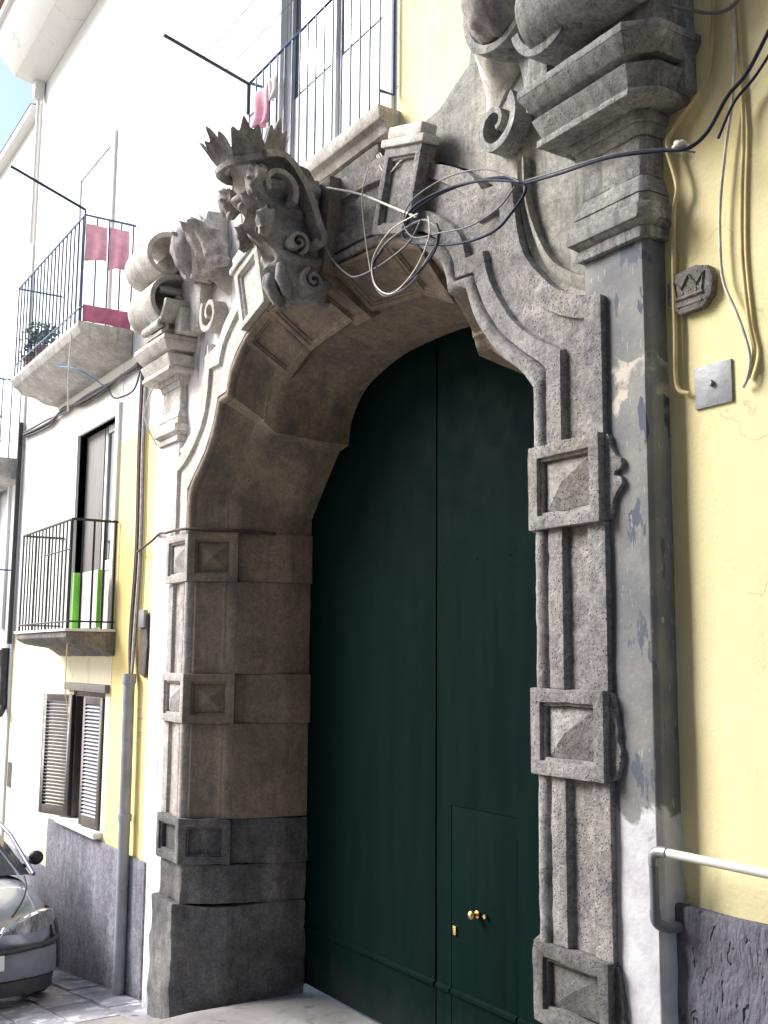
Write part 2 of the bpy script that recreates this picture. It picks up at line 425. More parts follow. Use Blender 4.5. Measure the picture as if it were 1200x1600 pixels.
# dark room behind the balcony door
MB().box(-.93, .48, WY+.33, WY+1.2, 5.95, 8.3).build('room', 'room_dark', yh)
bd = MB()
for a in ((-.95,-.87,5.97,8.3),(.42,.5,5.97,8.3),(-.87,.42,8.2,8.3),(-.26,-.19,5.97,8.2)): bd.box(a[0],a[1],WY+.03,WY+.1,a[2],a[3])
bd.build('window_frame', 'window_white', yh, bevel=.006)
for x0, x1 in ((-.87,-.26),(-.19,.42)):
    MB().box(x0, x1, WY+.06, WY+.08, 5.97, 6.75).build('door_panel', 'window_white', yh, bevel=.004)
    MB().box(x0, x1, WY+.065, WY+.075, 6.75, 8.2).build('pane', 'glass', yh)
for a in ((-1.09,-.95),(.5,.62)): MB().box(a[0],a[1],WY-.025,WY,5.97,8.45).build('window_surround', 'white_plaster', yh, bevel=.006)

# ------------------------------------------------------------------ cream house (next down the lane)
ch = thing('cream_house', (-6.3, .3, -.6), 'pale cream plastered house beyond the drainpipe, with shuttered window and balconies', 'building')
w = MB()
CW = WY-.004
for a in ((-8.2,-5.55,-2,2.25),(-5.55,-4.5,-2,.93),(-4.5,-4.35,-2,2.25),(-8.2,-4.35,2.25,2.86)):
    w.box(a[0], a[1], CW, CW+.35, a[2], a[3])
w.build('wall', 'cream_plaster', ch, smooth=0)
w = MB()
for a in ((-8.2,-5.72,2.86,5.0),(-4.46,-4.35,2.86,5.0),(-8.2,-4.35,5.0,5.92),(-8.2,-6.1,5.92,8.1),(-5.0,-4.35,5.92,8.1),(-8.2,-4.35,8.1,10.75)):
    w.box(a[0], a[1], CW, CW+.35, a[2], a[3])
w.build('upper_wall', 'white_plaster', ch, smooth=0)  # whiter than the wall below, overexposure painted into the plaster
for a in ((-5.55,-4.5,.93,2.25),(-5.72,-4.46,2.86,5.0),(-6.1,-5.0,5.92,8.1)):
    rm = MB(); x0,x1,z0,z1 = a
    rm.add([(x0,CW+.3,z0),(x1,CW+.3,z0),(x1,1.6,z0),(x0,1.6,z0),(x0,CW+.3,z1),(x1,CW+.3,z1),(x1,1.6,z1),(x0,1.6,z1)],
           [(0,3,2,1),(4,5,6,7),(1,2,6,5),(2,3,7,6),(3,0,4,7)])
    rm.build('room', 'room_dark', ch)
MB().box(-6.2,-3.74,CW-.03,CW,-1.2,.865).build('dado', 'grey_dado', ch, bevel=.01, rough=.006, seg=.12)
MB().box(-8.2,-6.2,CW-.02,CW,-1.6,.34).build('dado', 'grey_dado', ch, bevel=.01, rough=.006, seg=.12)
MB().box(-5.72,-4.42,CW-.09,CW+.2,.885,.945).build('window_sill', 'marble', ch, bevel=.008)
sf = MB()
for a in ((-5.55,-5.49,.945,2.25),(-4.56,-4.5,.945,2.25),(-5.49,-4.56,2.19,2.25)): sf.box(a[0],a[1],CW+.02,CW+.1,a[2],a[3])
sf.build('window_frame', 'shutter_brown', ch, bevel=.004)
MB().box(-5.75,-4.38,CW-.05,CW,2.25,2.33).build('window_lintel', 'wood_grey', ch, bevel=.008)
def shutter(x0, w_, ang, z0, z1, lab):
    """leaf hinged at x0; ang 0 = shut in the wall plane, 90 = standing straight out"""
    loc = Vector((x0, CW+.0, z0)); e = bpy.data.objects.new('shutter', None); COL.objects.link(e)
    e.parent = ch; e.location = loc-parent_loc(ch); e['label'] = lab
    rot = Matrix.Rotation(ang, 4, 'Z'); tr = Matrix.Translation(loc)
    h = z1-z0
    fr = MB(); sgn = 1 if w_ > 0 else -1; W_ = abs(w_)
    for a in ((0,.06,0,h),(W_-.06,W_,0,h),(.06,W_-.06,0,.09),(.06,W_-.06,h-.07,h)):
        xa, xb = sorted((a[0]*sgn, a[1]*sgn)); fr.box(xa, xb, -.02, .02, a[2], a[3])
    fr.xform(tr @ rot); fr.build('shutter_frame', 'shutter_brown', e, bevel=.004)
    n = 30; first = None
    for i in range(n):
        z = .09+(h-.16)*(i+.5)/n
        if first is None:
            s_ = MB(); xa, xb = sorted((.06*sgn, (W_-.06)*sgn))
            s_.add([(xa,-.022,-.014),(xb,-.022,-.014),(xb,.018,.016),(xa,.018,.016),(xa,-.022,-.008),(xb,-.022,-.008),(xb,.018,.022),(xa,.018,.022)],
                   [(0,3,2,1),(4,5,6,7),(0,1,5,4),(1,2,6,5),(2,3,7,6),(3,0,4,7)])
            s_.xform(rot); s_.xform(Matrix.Translation(loc+Vector((0,0,z))))
            first = s_.build('slat', 'shutter_slat', e, smooth=0); first_z = z
        else:
            c = first.copy(); COL.objects.link(c); c.parent = e; c.location = first.location+Vector((0,0,z-first_z))
    return e
shutter(-5.53, .5, R(-160), .96, 2.2, 'dark louvred shutter leaf swung wide open')
shutter(-4.52, -.46, R(6), .96, 2.2, 'louvred shutter leaf closed over half of the window')
# balcony door
fr = MB()
for a in ((-5.86,-5.72,2.86,5.12),(-4.46,-4.37,2.86,5.12),(-5.72,-4.46,5.0,5.12)): fr.box(a[0],a[1],CW-.03,CW+.12,a[2],a[3])
fr.build('door_surround', 'white_plaster', ch, bevel=.006)
lf = MB()
for a in ((-5.08,-5.0,2.88,5.0),(-4.54,-4.46,2.88,5.0),(-5.0,-4.54,4.92,5.0),(-5.0,-4.54,3.48,3.58),(-5.0,-4.54,2.88,2.96)): lf.box(a[0],a[1],CW+.08,CW+.13,a[2],a[3])
lf.build('door_leaf', 'window_white', ch, bevel=.005)
MB().box(-5.0,-4.54,CW+.1,CW+.11,3.58,4.92).build('pane', 'glass', ch)
MB().box(-5.0,-4.54,CW+.1,CW+.115,2.96,3.48).build('door_panel', 'window_white', ch)
MB().box(-5.70,-5.085,CW+.07,CW+.12,2.88,4.99).build('door_leaf', 'wood_grey', ch, bevel=.005)
fr = MB()
for a in ((-6.22,-6.1,5.92,8.22),(-5.0,-4.88,5.92,8.22),(-6.1,-5.0,8.1,8.22)): fr.box(a[0],a[1],CW-.03,CW+.1,a[2],a[3])
fr.build('door_surround', 'white_plaster', ch, bevel=.006)
for x0,x1 in ((-6.1,-5.56),(-5.54,-5.0)):
    MB().box(x0,x1,CW-.012,CW+.03,5.94,8.1).build('door_leaf', 'window_white', ch, bevel=.006)
# eaves and roof
MB().box(-8.35,-4.2,-.55,CW+.2,10.75,10.87).build('eaves', 'white_plaster', ch, bevel=.01)
MB().prism_yz([(-.2,10.32),(CW,10.25),(CW,10.75),(-.5,10.75),(-.45,10.6)],-8.25,-4.3).build('cornice', 'white_plaster', ch, bevel=.01)
MB().prism_yz([(-.6,10.87),(5,12.3),(5,12.2),(CW+.2,10.87)],-8.4,-4.2).build('roof', 'roof_tile', ch)
MB().box(-8.32,-8.205,CW-.03,.6,-2,10.7).build('corner_strip', 'white_plaster', ch)
# small grating hole low in the wall
MB().box(-8.14,-7.96,CW-.006,CW+.02,1.0,1.3).build('vent', 'pipe_dark', ch)

# ------------------------------------------------------------------ far house
fh = thing('white_house', (-13, .3, -1.5), 'washed out white house at the far end of the lane', 'building')
w = MB()
for a in ((-22,-9.9,-4,9.95),(-9.9,-8.9,-4,3.0),(-9.9,-8.9,4.9,9.95),(-8.9,-8.33,-4,9.95)): w.box(a[0],a[1],WY+.01,WY+.35,a[2],a[3])
w.build('wall', 'white_plaster', fh, smooth=0)
rm = MB().box(-9.9,-8.9,WY+.3,WY+.33,3.0,4.9); rm.build('room', 'room_dark', fh)
fr = MB()
for a in ((-10.0,-9.9,2.95,5.0),(-8.9,-8.8,2.95,5.0),(-9.9,-8.9,4.9,5.0)): fr.box(a[0],a[1],WY-.03,WY+.1,a[2],a[3])
fr.build('window_surround', 'white_plaster', fh, bevel=.006)
for x0 in (-9.88,-9.39): MB().box(x0,x0+.47,WY+.1,WY+.14,3.0,4.9).build('door_leaf', 'window_white', fh, bevel=.005)
MB().box(-22.2,-8.36,.06,WY+.2,9.95,10.06).build('eaves', 'white_plaster', fh, bevel=.01)
MB().prism_yz([(.05,10.06),(5,11.5),(5,11.4),(WY+.2,10.06)],-22.2,-8.36).build('roof', 'roof_tile', fh)

# ------------------------------------------------------------------ unseen house across the lane, added and shaped to block sky light
oh = thing('light_blocking_house', (3, -6, 0), 'unseen house across the lane behind the viewer, shaped to block sky light', 'building')
MB().box(-1.3, 16, -12, -4.7, -1.5, 12.0).build('wall', 'grey_dado', oh, smooth=0)
MB().prism_yz([(-12.4,12.0),(-4.5,12.0),(-8.3,13.4)],-1.5,16.2).build('roof', 'roof_tile', oh, smooth=0)

# ------------------------------------------------------------------ the stone portal
po = thing('stone_portal', (0, .1, 0), 'baroque carved grey stone gateway with diamond blocks, pilasters and scrolls', 'portal')
# plan of a jamb, right side (x > 0), from the outer flank round to the gate
def jamb_plan(o=0.):
    rollp = [(2.135+.045*math.cos(a), .058-.05*math.sin(a)) for a in [R(10+20*i) for i in range(9)]]
    return ([(2.55+o,.17),(2.55+o,.03-o),(2.445,.03-o),(2.437,.056-o),(2.292,.056-o),(2.284,.022-o),(2.19,.022-o),(2.182,.055-o)]
            + rollp + [(2.085,.062),(2.062,.07),(2.052,.098),(1.955,.252),(1.938,.262),(1.926,.282),(1.915,.288),(1.88-o*.5,.34),(1.77-o,.75),(1.77-o,.94),(2.4,.94),(2.4,.17)])
def mir(poly, s): return poly if s > 0 else [(-x, y) for x, y in reversed(poly)]
MATJ = {1: 'tuff', -1: 'tuff_smooth'}; MATF = {1: 'tuff', -1: 'tuff_sunlit'}  # left fronts lightened to carry the brighter light there
def frame_panel(w_, h_, border, depth, pyr, step=.018):
    """framed sunk panel with a low pyramid; local x across, z up, front at y=0 facing -y"""
    m_ = MB(); a, b_ = w_/2, h_/2; rings = []
    def ring(x, z, y): return [(-x,y,-z),(x,y,-z),(x,y,z),(-x,y,z)]
    R_ = [ring(a,b_,.10), ring(a,b_,0), ring(a-border,b_-border,0), ring(a-border,b_-border,step),
          ring(a-border-.016,b_-border-.016,step), ring(a-border-.016,b_-border-.016,depth)]
    vs = [p for r_ in R_ for p in r_]; fs = []
    for i in range(len(R_)-1):
        for k in range(4): fs.append((i*4+k, i*4+(k+1)%4, (i+1)*4+(k+1)%4, (i+1)*4+k))
    m_.add(vs, fs)
    x, z = a-border-.016, b_-border-.016
    p = MB().add(ring(x,z,depth-.002)+[(0,pyr,0)], [(0,1,4),(1,2,4),(2,3,4),(3,0,4)])
    return m_, p
def place(mb, c, right):
    """local x -> right (plan unit vector), local y -> inward normal"""
    rx = Vector((right[0], right[1], 0)).normalized(); ny = Vector((-rx.y, rx.x, 0))
    mt = Matrix((rx, ny, Vector((0,0,1)))).transposed().to_4x4(); mt.translation = Vector(c)
    return mb.xform(mt)
LEV = [(.0,.744,'plinth'),(.744,1.036,'neck'),(1.036,1.375,'block'),(1.375,2.093,'shaft'),(2.093,2.475,'block'),(2.475,3.195,'shaft'),(3.195,3.588,'block')]
for s in (1, -1):
    mj = MATJ[s]
    for z0, z1, kind in LEV:
        if kind == 'shaft':
            jp = jamb_plan(); k = 17
            MB().prism_xy(mir(jp[:k]+[(2.09,.12),(2.12,.17)], s), z0, z1).build('jamb_shaft', MATF[s], po, bevel=.005, rough=.007 if s > 0 else .004, freq=15, seg=.05 if s > 0 else .09, smooth=45)
            MB().prism_xy(mir([(2.115,.165),(2.095,.11)]+jp[k:-1]+[(2.4,.172)], s), z0, z1).build('jamb_splay', mj, po, bevel=.005, rough=.003, freq=12, seg=.09, smooth=45)
        elif kind == 'neck':
            MB().prism_xy(mir([(2.53,.17),(2.53,.035),(2.10,.035),(1.88,.345),(1.775,.75),(1.775,.94),(2.4,.94),(2.4,.17)], s), z0, z1).build('jamb_neck', 'plinth_stone', po, bevel=.014, rough=.02, freq=6, seg=.05)
        elif kind == 'plinth':
            MB().prism_xy(mir([(2.58,.17),(2.58,-.02),(2.12,-.02),(1.87,.33),(1.755,.75),(1.755,.94),(2.4,.94),(2.4,.17)], s), z0-.5, z1).build('plinth', 'plinth_stone', po, bevel=.022, rough=.026, freq=4.5, seg=.05)
        else:
            zc = (z0+z1)/2; h = z1-z0; low = z0 < 1.5
            mm = 'plinth_stone' if low else mj; rg = .012 if low else (.0065 if s > 0 else .004)
            # core
            MB().prism_xy(mir([(2.53,.17),(2.53,.06),(2.09,.06),(1.91,.36),(1.745,.75),(1.745,.94),(2.4,.94),(2.4,.17)], s), z0+.002, z1-.002).build('block_core', mm, po, bevel=.006, rough=rg, seg=.09)
            f_, p_ = frame_panel(.468, h, .062, .046, -.006 if not low else .015)
            place(f_, (s*2.318, -.004, zc), (1, 0)); place(p_, (s*2.318, -.004, zc), (1, 0))
            mf = mm if low else MATF[s]
            o = f_.build('diamond_block', mf, po, bevel=.007, rough=rg, freq=11, seg=.06)
            if not (low and s < 0): p_.build('pyramid', mf, o, smooth=0)
            else:
                q = MB().box(-.15,.15,.05,.06,-.11,.11); place(q, (s*2.318,-.004,zc), (1,0)); q.build('pyramid', mm, o, rough=.008, seg=.04)
            # splayed face
            a_ = Vector((s*2.086, 0, 0)); b_ = Vector((s*1.872, .34, 0)); c_ = (a_+b_)/2
            right = (b_-a_) if s < 0 else (a_-b_)
            ln = (b_-a_).length
            f_, p_ = frame_panel(ln*1.0, h, .062, .044, -.002 if not low else .035)
            n_ = Vector((-right.y, right.x, 0)).normalized()
            cc = c_-n_*.006; cc.z = zc
            place(f_, cc, right); place(p_, cc, right)
            o = f_.build('diamond_block', mm, po, bevel=.006, rough=rg, freq=11, seg=.06)
            p_.build('pyramid', mm, o, smooth=0)
            # ear scroll on the outer flank
            top, bot = h*.5, -h*.5
            ear = [(2.548,top-.01),(2.575,top-.01),(2.59,top-.07),(2.62,top-.115),(2.648,top-.13),(2.655,top-.155),(2.64,top-.175),(2.612,top-.18),
                   (2.607,0),(2.612,-.005),(2.645,-.01),(2.655,-.04),(2.63,-.065),(2.60,-.10),(2.588,bot+.03),(2.575,bot+.01),(2.548,bot+.01)]
            if z1 < 3 and s > 0: ear = [(2.548,top-.01),(2.57,top-.01),(2.585,top-.10),(2.60,top-.17),(2.592,top-.2),(2.615,top-.24),(2.61,bot+.09),(2.585,bot+.02),(2.548,bot+.005)]
            ear = [(x*s, z+zc) for x, z in ear]
            MB().prism_xz(ear, .035, .12).build('ear_scroll', mm, po, bevel=.008, rough=.004, freq=14, seg=.03)

# arch: matched rails, each given for the right half (x > 0)
def rail(A, B, C, D, y, z0=3.588, x0=None, n=(16, 3, 13, 13)):
    pts = [(A[0][0], z0)]
    pts += resample(A, n[0])
    pts += resample([A[-1], B], n[1], False)[1:]
    pts += resample([B]+C, n[2])[1:]
    pts += resample([C[-1]]+D, n[3])[1:]
    return [(x, y, z) for x, z in pts]
def offs(poly, d):
    """shift a polyline along its left normal"""
    out = []
    for i in range(len(poly)):
        a = Vector(poly[max(i-1,0)]); b_ = Vector(poly[min(i+1,len(poly)-1)]); t_ = (b_-a).normalized()
        out.append((poly[i][0]-t_.y*d, poly[i][1]+t_.x*d))
    return out
E_ = ([(2.55,4.21),(2.38,4.26),(2.235,4.34),(2.13,4.44),(2.03,4.56),(1.985,4.68),(1.955,4.84),(1.935,4.99)], (1.70,5.02), [(1.60,5.14),(1.47,5.23),(1.26,5.34)], [(.88,5.56),(.5,5.63),(0,5.66)])
N_ = ([(2.445,4.13),(2.31,4.175),(2.16,4.26),(2.02,4.38),(1.92,4.51),(1.865,4.68),(1.84,4.865)], (1.655,4.865), [(1.575,5.02),(1.415,5.15),(1.29,5.235)], [(.9,5.42),(.5,5.49),(0,5.52)])
M_ = ([(2.288,4.02),(2.12,4.115),(1.96,4.235),(1.83,4.40),(1.75,4.54),(1.71,4.68)], (1.56,4.695), [(1.53,4.80),(1.465,4.89),(1.37,4.97),(1.22,5.075)], [(.85,5.21),(.5,5.26),(0,5.28)])
I_ = ([(2.183,3.945),(2.065,4.04),(1.92,4.15),(1.80,4.265),(1.69,4.43),(1.625,4.59)], (1.47,4.605), [(1.44,4.72),(1.385,4.80),(1.30,4.875),(1.15,4.975)], [(.79,5.10),(.5,5.15),(0,5.17)])
Q_ = ([(2.085,3.875),(1.99,3.985),(1.85,4.085),(1.73,4.205),(1.62,4.36),(1.555,4.525)], (1.40,4.54), [(1.37,4.66),(1.315,4.74),(1.235,4.81),(1.10,4.905)], [(.76,5.03),(.5,5.08),(0,5.10)])
K_ = ([(1.88,3.86),(1.77,4.03),(1.62,4.13),(1.47,4.225),(1.37,4.30)], (1.262,4.285), [(1.235,4.42),(1.175,4.58),(1.03,4.685),(.92,4.755)], [(.74,4.82),(.4,4.87),(0,4.885)])
J_ = ([(1.77,3.72),(1.70,3.80),(1.52,4.01),(1.36,4.19),(1.33,4.215)], (1.19,4.245), [(1.15,4.42),(1.05,4.55),(.925,4.65),(.75,4.715)], [(.5,4.775),(.25,4.80),(0,4.805)])
def lerp_key(a, b_, t_):
    """blend two finished rails"""
    return lambda y: [(p[0]*(1-t_)+q[0]*t_, y, p[2]*(1-t_)+q[2]*t_) for p, q in zip(a, b_)]
def mirr(rails, s): return rails if s > 0 else [[(-x, y, z) for x, y, z in r_] for r_ in rails]
for s in (1, -1):
    mj = MATJ[s]; ma = 'tuff' if s > 0 else 'pale_stone'  # left arch face paler, its stronger light painted in
    e1, n1, m1, i1, q1, k1, j1 = [rail(*P, 0) for P in (E_, N_, M_, I_, Q_, K_, J_)]
    at = lambda r_, y: [(x, y, z) for x, _, z in r_]
    ir = lerp_key(i1, m1, .07)
    # archivolt face: outer fascia, sunk field, inner fascia
    rl = [at(e1,.17), at(e1,.03), at(n1,.03), lerp_key(n1,m1,.05)(.056), lerp_key(n1,m1,.95)(.056), at(m1,.022), ir(.022), at(i1,.056), at(i1,.17)]
    MB().loft(mirr(rl, s), closed=True, caps=True).build('archivolt', ma, po, bevel=0, rough=.007 if s > 0 else .005, freq=13, seg=.06, smooth=40)
    # roll moulding
    rl = []
    for i in range(9):
        a = math.pi*i/8; c_ = (1-math.cos(a))/2
        rl.append(lerp_key(i1, q1, .04+c_*.96)(.058-.05*math.sin(a)))
    rl.append(lerp_key(i1, q1, 1.)(.16)); rl.append(lerp_key(i1, q1, .04)(.16))
    MB().loft(mirr(rl, s), closed=True, caps=True).build('roll_moulding', mj, po, rough=.005, freq=13, seg=.07, smooth=50)
    # soffit: splay with a sunk panel, fillet, inner ring
    ky = lambda x: .34
    L_ = lambda t_, dy: [(p[0]*(1-t_)+q[0]*t_, .062*(1-t_)+ky(q[0])*t_+dy, p[2]*(1-t_)+q[2]*t_) for p, q in zip(q1, k1)]
    rl = [L_(.0,0), L_(.10,0), L_(.14,.011), L_(.60,.033), L_(.68,.012), L_(.74,.017), L_(.80,.008), L_(1.,0), at(j1,.75), at(j1,.94)]
    bk = lerp_key(j1, e1, .5); rl += [bk(.94), bk(.17)]
    MB().loft(mirr(rl, s), closed=True, caps=True).build('soffit', 'tuff_smooth', po, rough=.003, freq=9, seg=.1, smooth=40)
# framed blocks beside the keystone, carried round under the arch
def soffit_block(q4, name, brd):
    n_ = (q4[1]-q4[0]).cross(q4[3]-q4[0]).normalized()
    if n_.z > 0: n_ = -n_
    cen = sum(q4, Vector())/4
    def inset(t_, d_): return [p.lerp(cen, t_)+n_*d_ for p in q4]
    back = [p+Vector((0,.10,.06)) for p in q4]
    rs = [back, inset(0,.022), inset(brd,.022), inset(brd+.02,.010), inset(brd+.08,.010), inset(brd+.10,-.004)]
    sp = MB(); sp.add([p for r_ in rs for p in r_], [(i*4+k, i*4+(k+1)%4, (i+1)*4+(k+1)%4, (i+1)*4+k) for i in range(5) for k in range(4)]+[(20,21,22,23)])
    return sp.build(name, 'tuff_smooth', po, bevel=.005, rough=.003, seg=.06)
for s in (1, -1):
    cx_, cz_ = .985, 5.27
    ax = Vector((s*.47, 0, -.145)).normalized(); up = Vector((s*.30, 0, .95)).normalized()
    f_, p_ = frame_panel(.40, .50, .055, .04, .035)
    mt = Matrix((ax*s if s > 0 else -ax, Vector((0,1,0)), up)).transposed().to_4x4(); mt.translation = Vector((s*cx_, -.045, cz_))
    o = f_.xform(mt).build('crown_block', 'tuff' if s > 0 else 'pale_stone', po, bevel=.008, rough=.005, freq=11, seg=.06)  # left block takes the paler stone, light put into its colour
    p_.xform(mt).build('pyramid', 'tuff' if s > 0 else 'pale_stone', o, smooth=20)
    # cap of the block
    cp_ = MB().box(-.23,.23,-.02,.1,.25,.30); cp_.box(-.18,.18,-.01,.1,.30,.37); cp_.xform(mt).build('crown_cap', 'pale_stone', po, bevel=.014, rough=.006, seg=.05)
    soffit_block([Vector((s*1.14,.015,4.925)), Vector((s*.775,.015,5.065)), Vector((s*.735,.35,4.80)), Vector((s*1.04,.35,4.665))], 'soffit_panel', .24)
    soffit_block([Vector((s*.765,.03,5.05)), Vector((s*.115,.03,5.10)), Vector((s*.105,.35,4.872)), Vector((s*.725,.35,4.805))], 'soffit_bay', .16)
# keystone
MB().prism_xz([(-.15,5.04),(.15,5.04),(.22,5.66),(-.22,5.66)], -.05, .17).build('keystone', 'tuff_smooth', po, bevel=.015, rough=.006, seg=.08)
soffit_block([Vector((-.11,-.04,5.06)), Vector((.11,-.04,5.06)), Vector((.10,.36,4.835)), Vector((-.10,.36,4.835))], 'keystone_soffit', .2)

# spandrels, pilasters, entablatures
PIL = {1: (2.42, 2.775), -1: (2.50, 2.90)}
for s in (1, -1):
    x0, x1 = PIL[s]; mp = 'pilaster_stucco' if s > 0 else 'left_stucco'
    sp = [(2.45,4.10),(2.40,4.30),(2.235,4.38),(2.13,4.48),(2.03,4.60),(1.97,4.8),(1.93,5.02),(1.70,5.05),(1.47,5.24),(1.26,5.36),(.88,5.58),(.86,5.69),(1.19,5.72),(1.47,5.86),(1.51,6.07),(1.53,6.6),(3.0,6.6),(3.0,5.0),(x0+.02,4.9)]
    MB().prism_xz([(s*x, z) for x, z in sp], .115, .2).build('spandrel', 'spandrel_stucco' if s > 0 else 'left_stucco', po, bevel=.006, rough=.008, freq=5, seg=.1)
    e2 = [(2.50,4.33),(2.40,4.35),(2.20,4.48),(2.08,4.66),(2.0,4.88),(1.985,5.1)]
    arc = spline([(s*x, .1, z) for x, z in e2], 6)
    ins = spline([(s*x, .1, z) for x, z in [(2.5,4.22),(2.38,4.25),(2.16,4.38),(2.02,4.60),(1.945,4.88),(1.93,5.1)]], 6)
    sh = lambda r_, y: [(p.x, y, p.z) for p in r_]
    rl = [sh(ins,.16), sh(ins,.075), [(a.x*.35+b_.x*.65, .098, a.z*.35+b_.z*.65) for a, b_ in zip(arc, ins)], [(a.x*.75+b_.x*.25, .070, a.z*.75+b_.z*.25) for a, b_ in zip(arc, ins)], sh(arc,.068), sh(arc,.16)]
    MB().loft(rl, closed=True, caps=True).build('spandrel_moulding', 'spandrel_stucco' if s > 0 else 'left_stucco', po, rough=.003, seg=.06, smooth=40)
    c = .022
    plan = lambda o_: mir([(x0-o_*.8,.19),(x0-o_*.8,.06-o_),(x1+o_*.6,.06-o_),(x1+c+o_,.06+c-o_*.6),(x1+c+o_,.19)], s)
    MB().prism_xy(plan(0), -.6, 4.40).build('pilaster', mp, po, bevel=.006, rough=.006, freq=6, seg=.1)
    # necking / astragal, frieze, corona, top: stacked chamfered courses
    courses = [(4.40,4.45,.028,.028),(4.45,4.475,.02,.055),(4.475,4.545,.062,.062),(4.545,4.60,.03,.03),(4.60,4.69,.035,.005),(4.69,4.87,.004,.004),(4.87,4.92,.012,.03),(4.92,4.965,.04,.05),
               (4.965,5.00,.165,.165),(5.00,5.10,.14,.185),(5.10,5.135,.11,.11),(5.135,5.21,.185,.235),(5.21,5.25,.235,.235)]
    for z0, z1, o0, o1 in courses:
        b0, b1 = plan(o0), plan(o1)
        q = MB(); n = len(b0)
        q.add([(x,y,z0) for x,y in b0]+[(x,y,z1-.001) for x,y in b1], [tuple(range(n-1,-1,-1)), tuple(range(n,2*n))]+[(i,(i+1)%n,(i+1)%n+n,i+n) for i in range(n)])
        nm = 'necking' if z1 < 4.61 else ('frieze' if z1 < 4.9 else 'cornice')
        q.build(nm, 'cornice_stone' if s > 0 else 'pale_stone', po, bevel=.006, rough=.005, freq=8, seg=.07)

# scrolled broken pediment
def ribbon(c, r0, r1, a0, a1, y0, y1, th, s, n=40):
    """spiral band standing in the x-z plane, from y0 (front) to y1"""
    rl = [[], [], [], []]
    for i in range(n+1):
        t_ = i/n; a = R(a0+(a1-a0)*t_); r_ = r0+(r1-r0)*t_; k = th*(1-.35*t_)
        for j, (rr, y) in enumerate(((r_, y0), (r_, y1), (r_-k, y1), (r_-k, y0))):
            rl[j].append((s*(c[0]+rr*math.cos(a)), y, c[1]+rr*math.sin(a)))
    return MB().loft(rl, closed=True, caps=True)
def lumpy(amp, fr, seed):
    o = Vector((seed, seed*2, seed*.5))
    return lambda d_: 1+amp*noise.noise(d_*fr+o)+amp*.5*noise.noise(d_*fr*2.3+o)
def side_scroll(c, r0, r1, a0, a1, x0, x1, th, n=44):
    """spiral band standing in the y-z plane, from x0 to x1"""
    rl = [[], [], [], []]
    for i in range(n+1):
        t_ = i/n; a = R(a0+(a1-a0)*t_); r_ = r0+(r1-r0)*t_; k = th*(1-.4*t_)
        for j, (rr, x) in enumerate(((r_, x0), (r_, x1), (r_-k, x1), (r_-k, x0))):
            rl[j].append((x, c[0]+rr*math.cos(a), c[1]+rr*math.sin(a)))
    return MB().loft(rl, closed=True, caps=True)
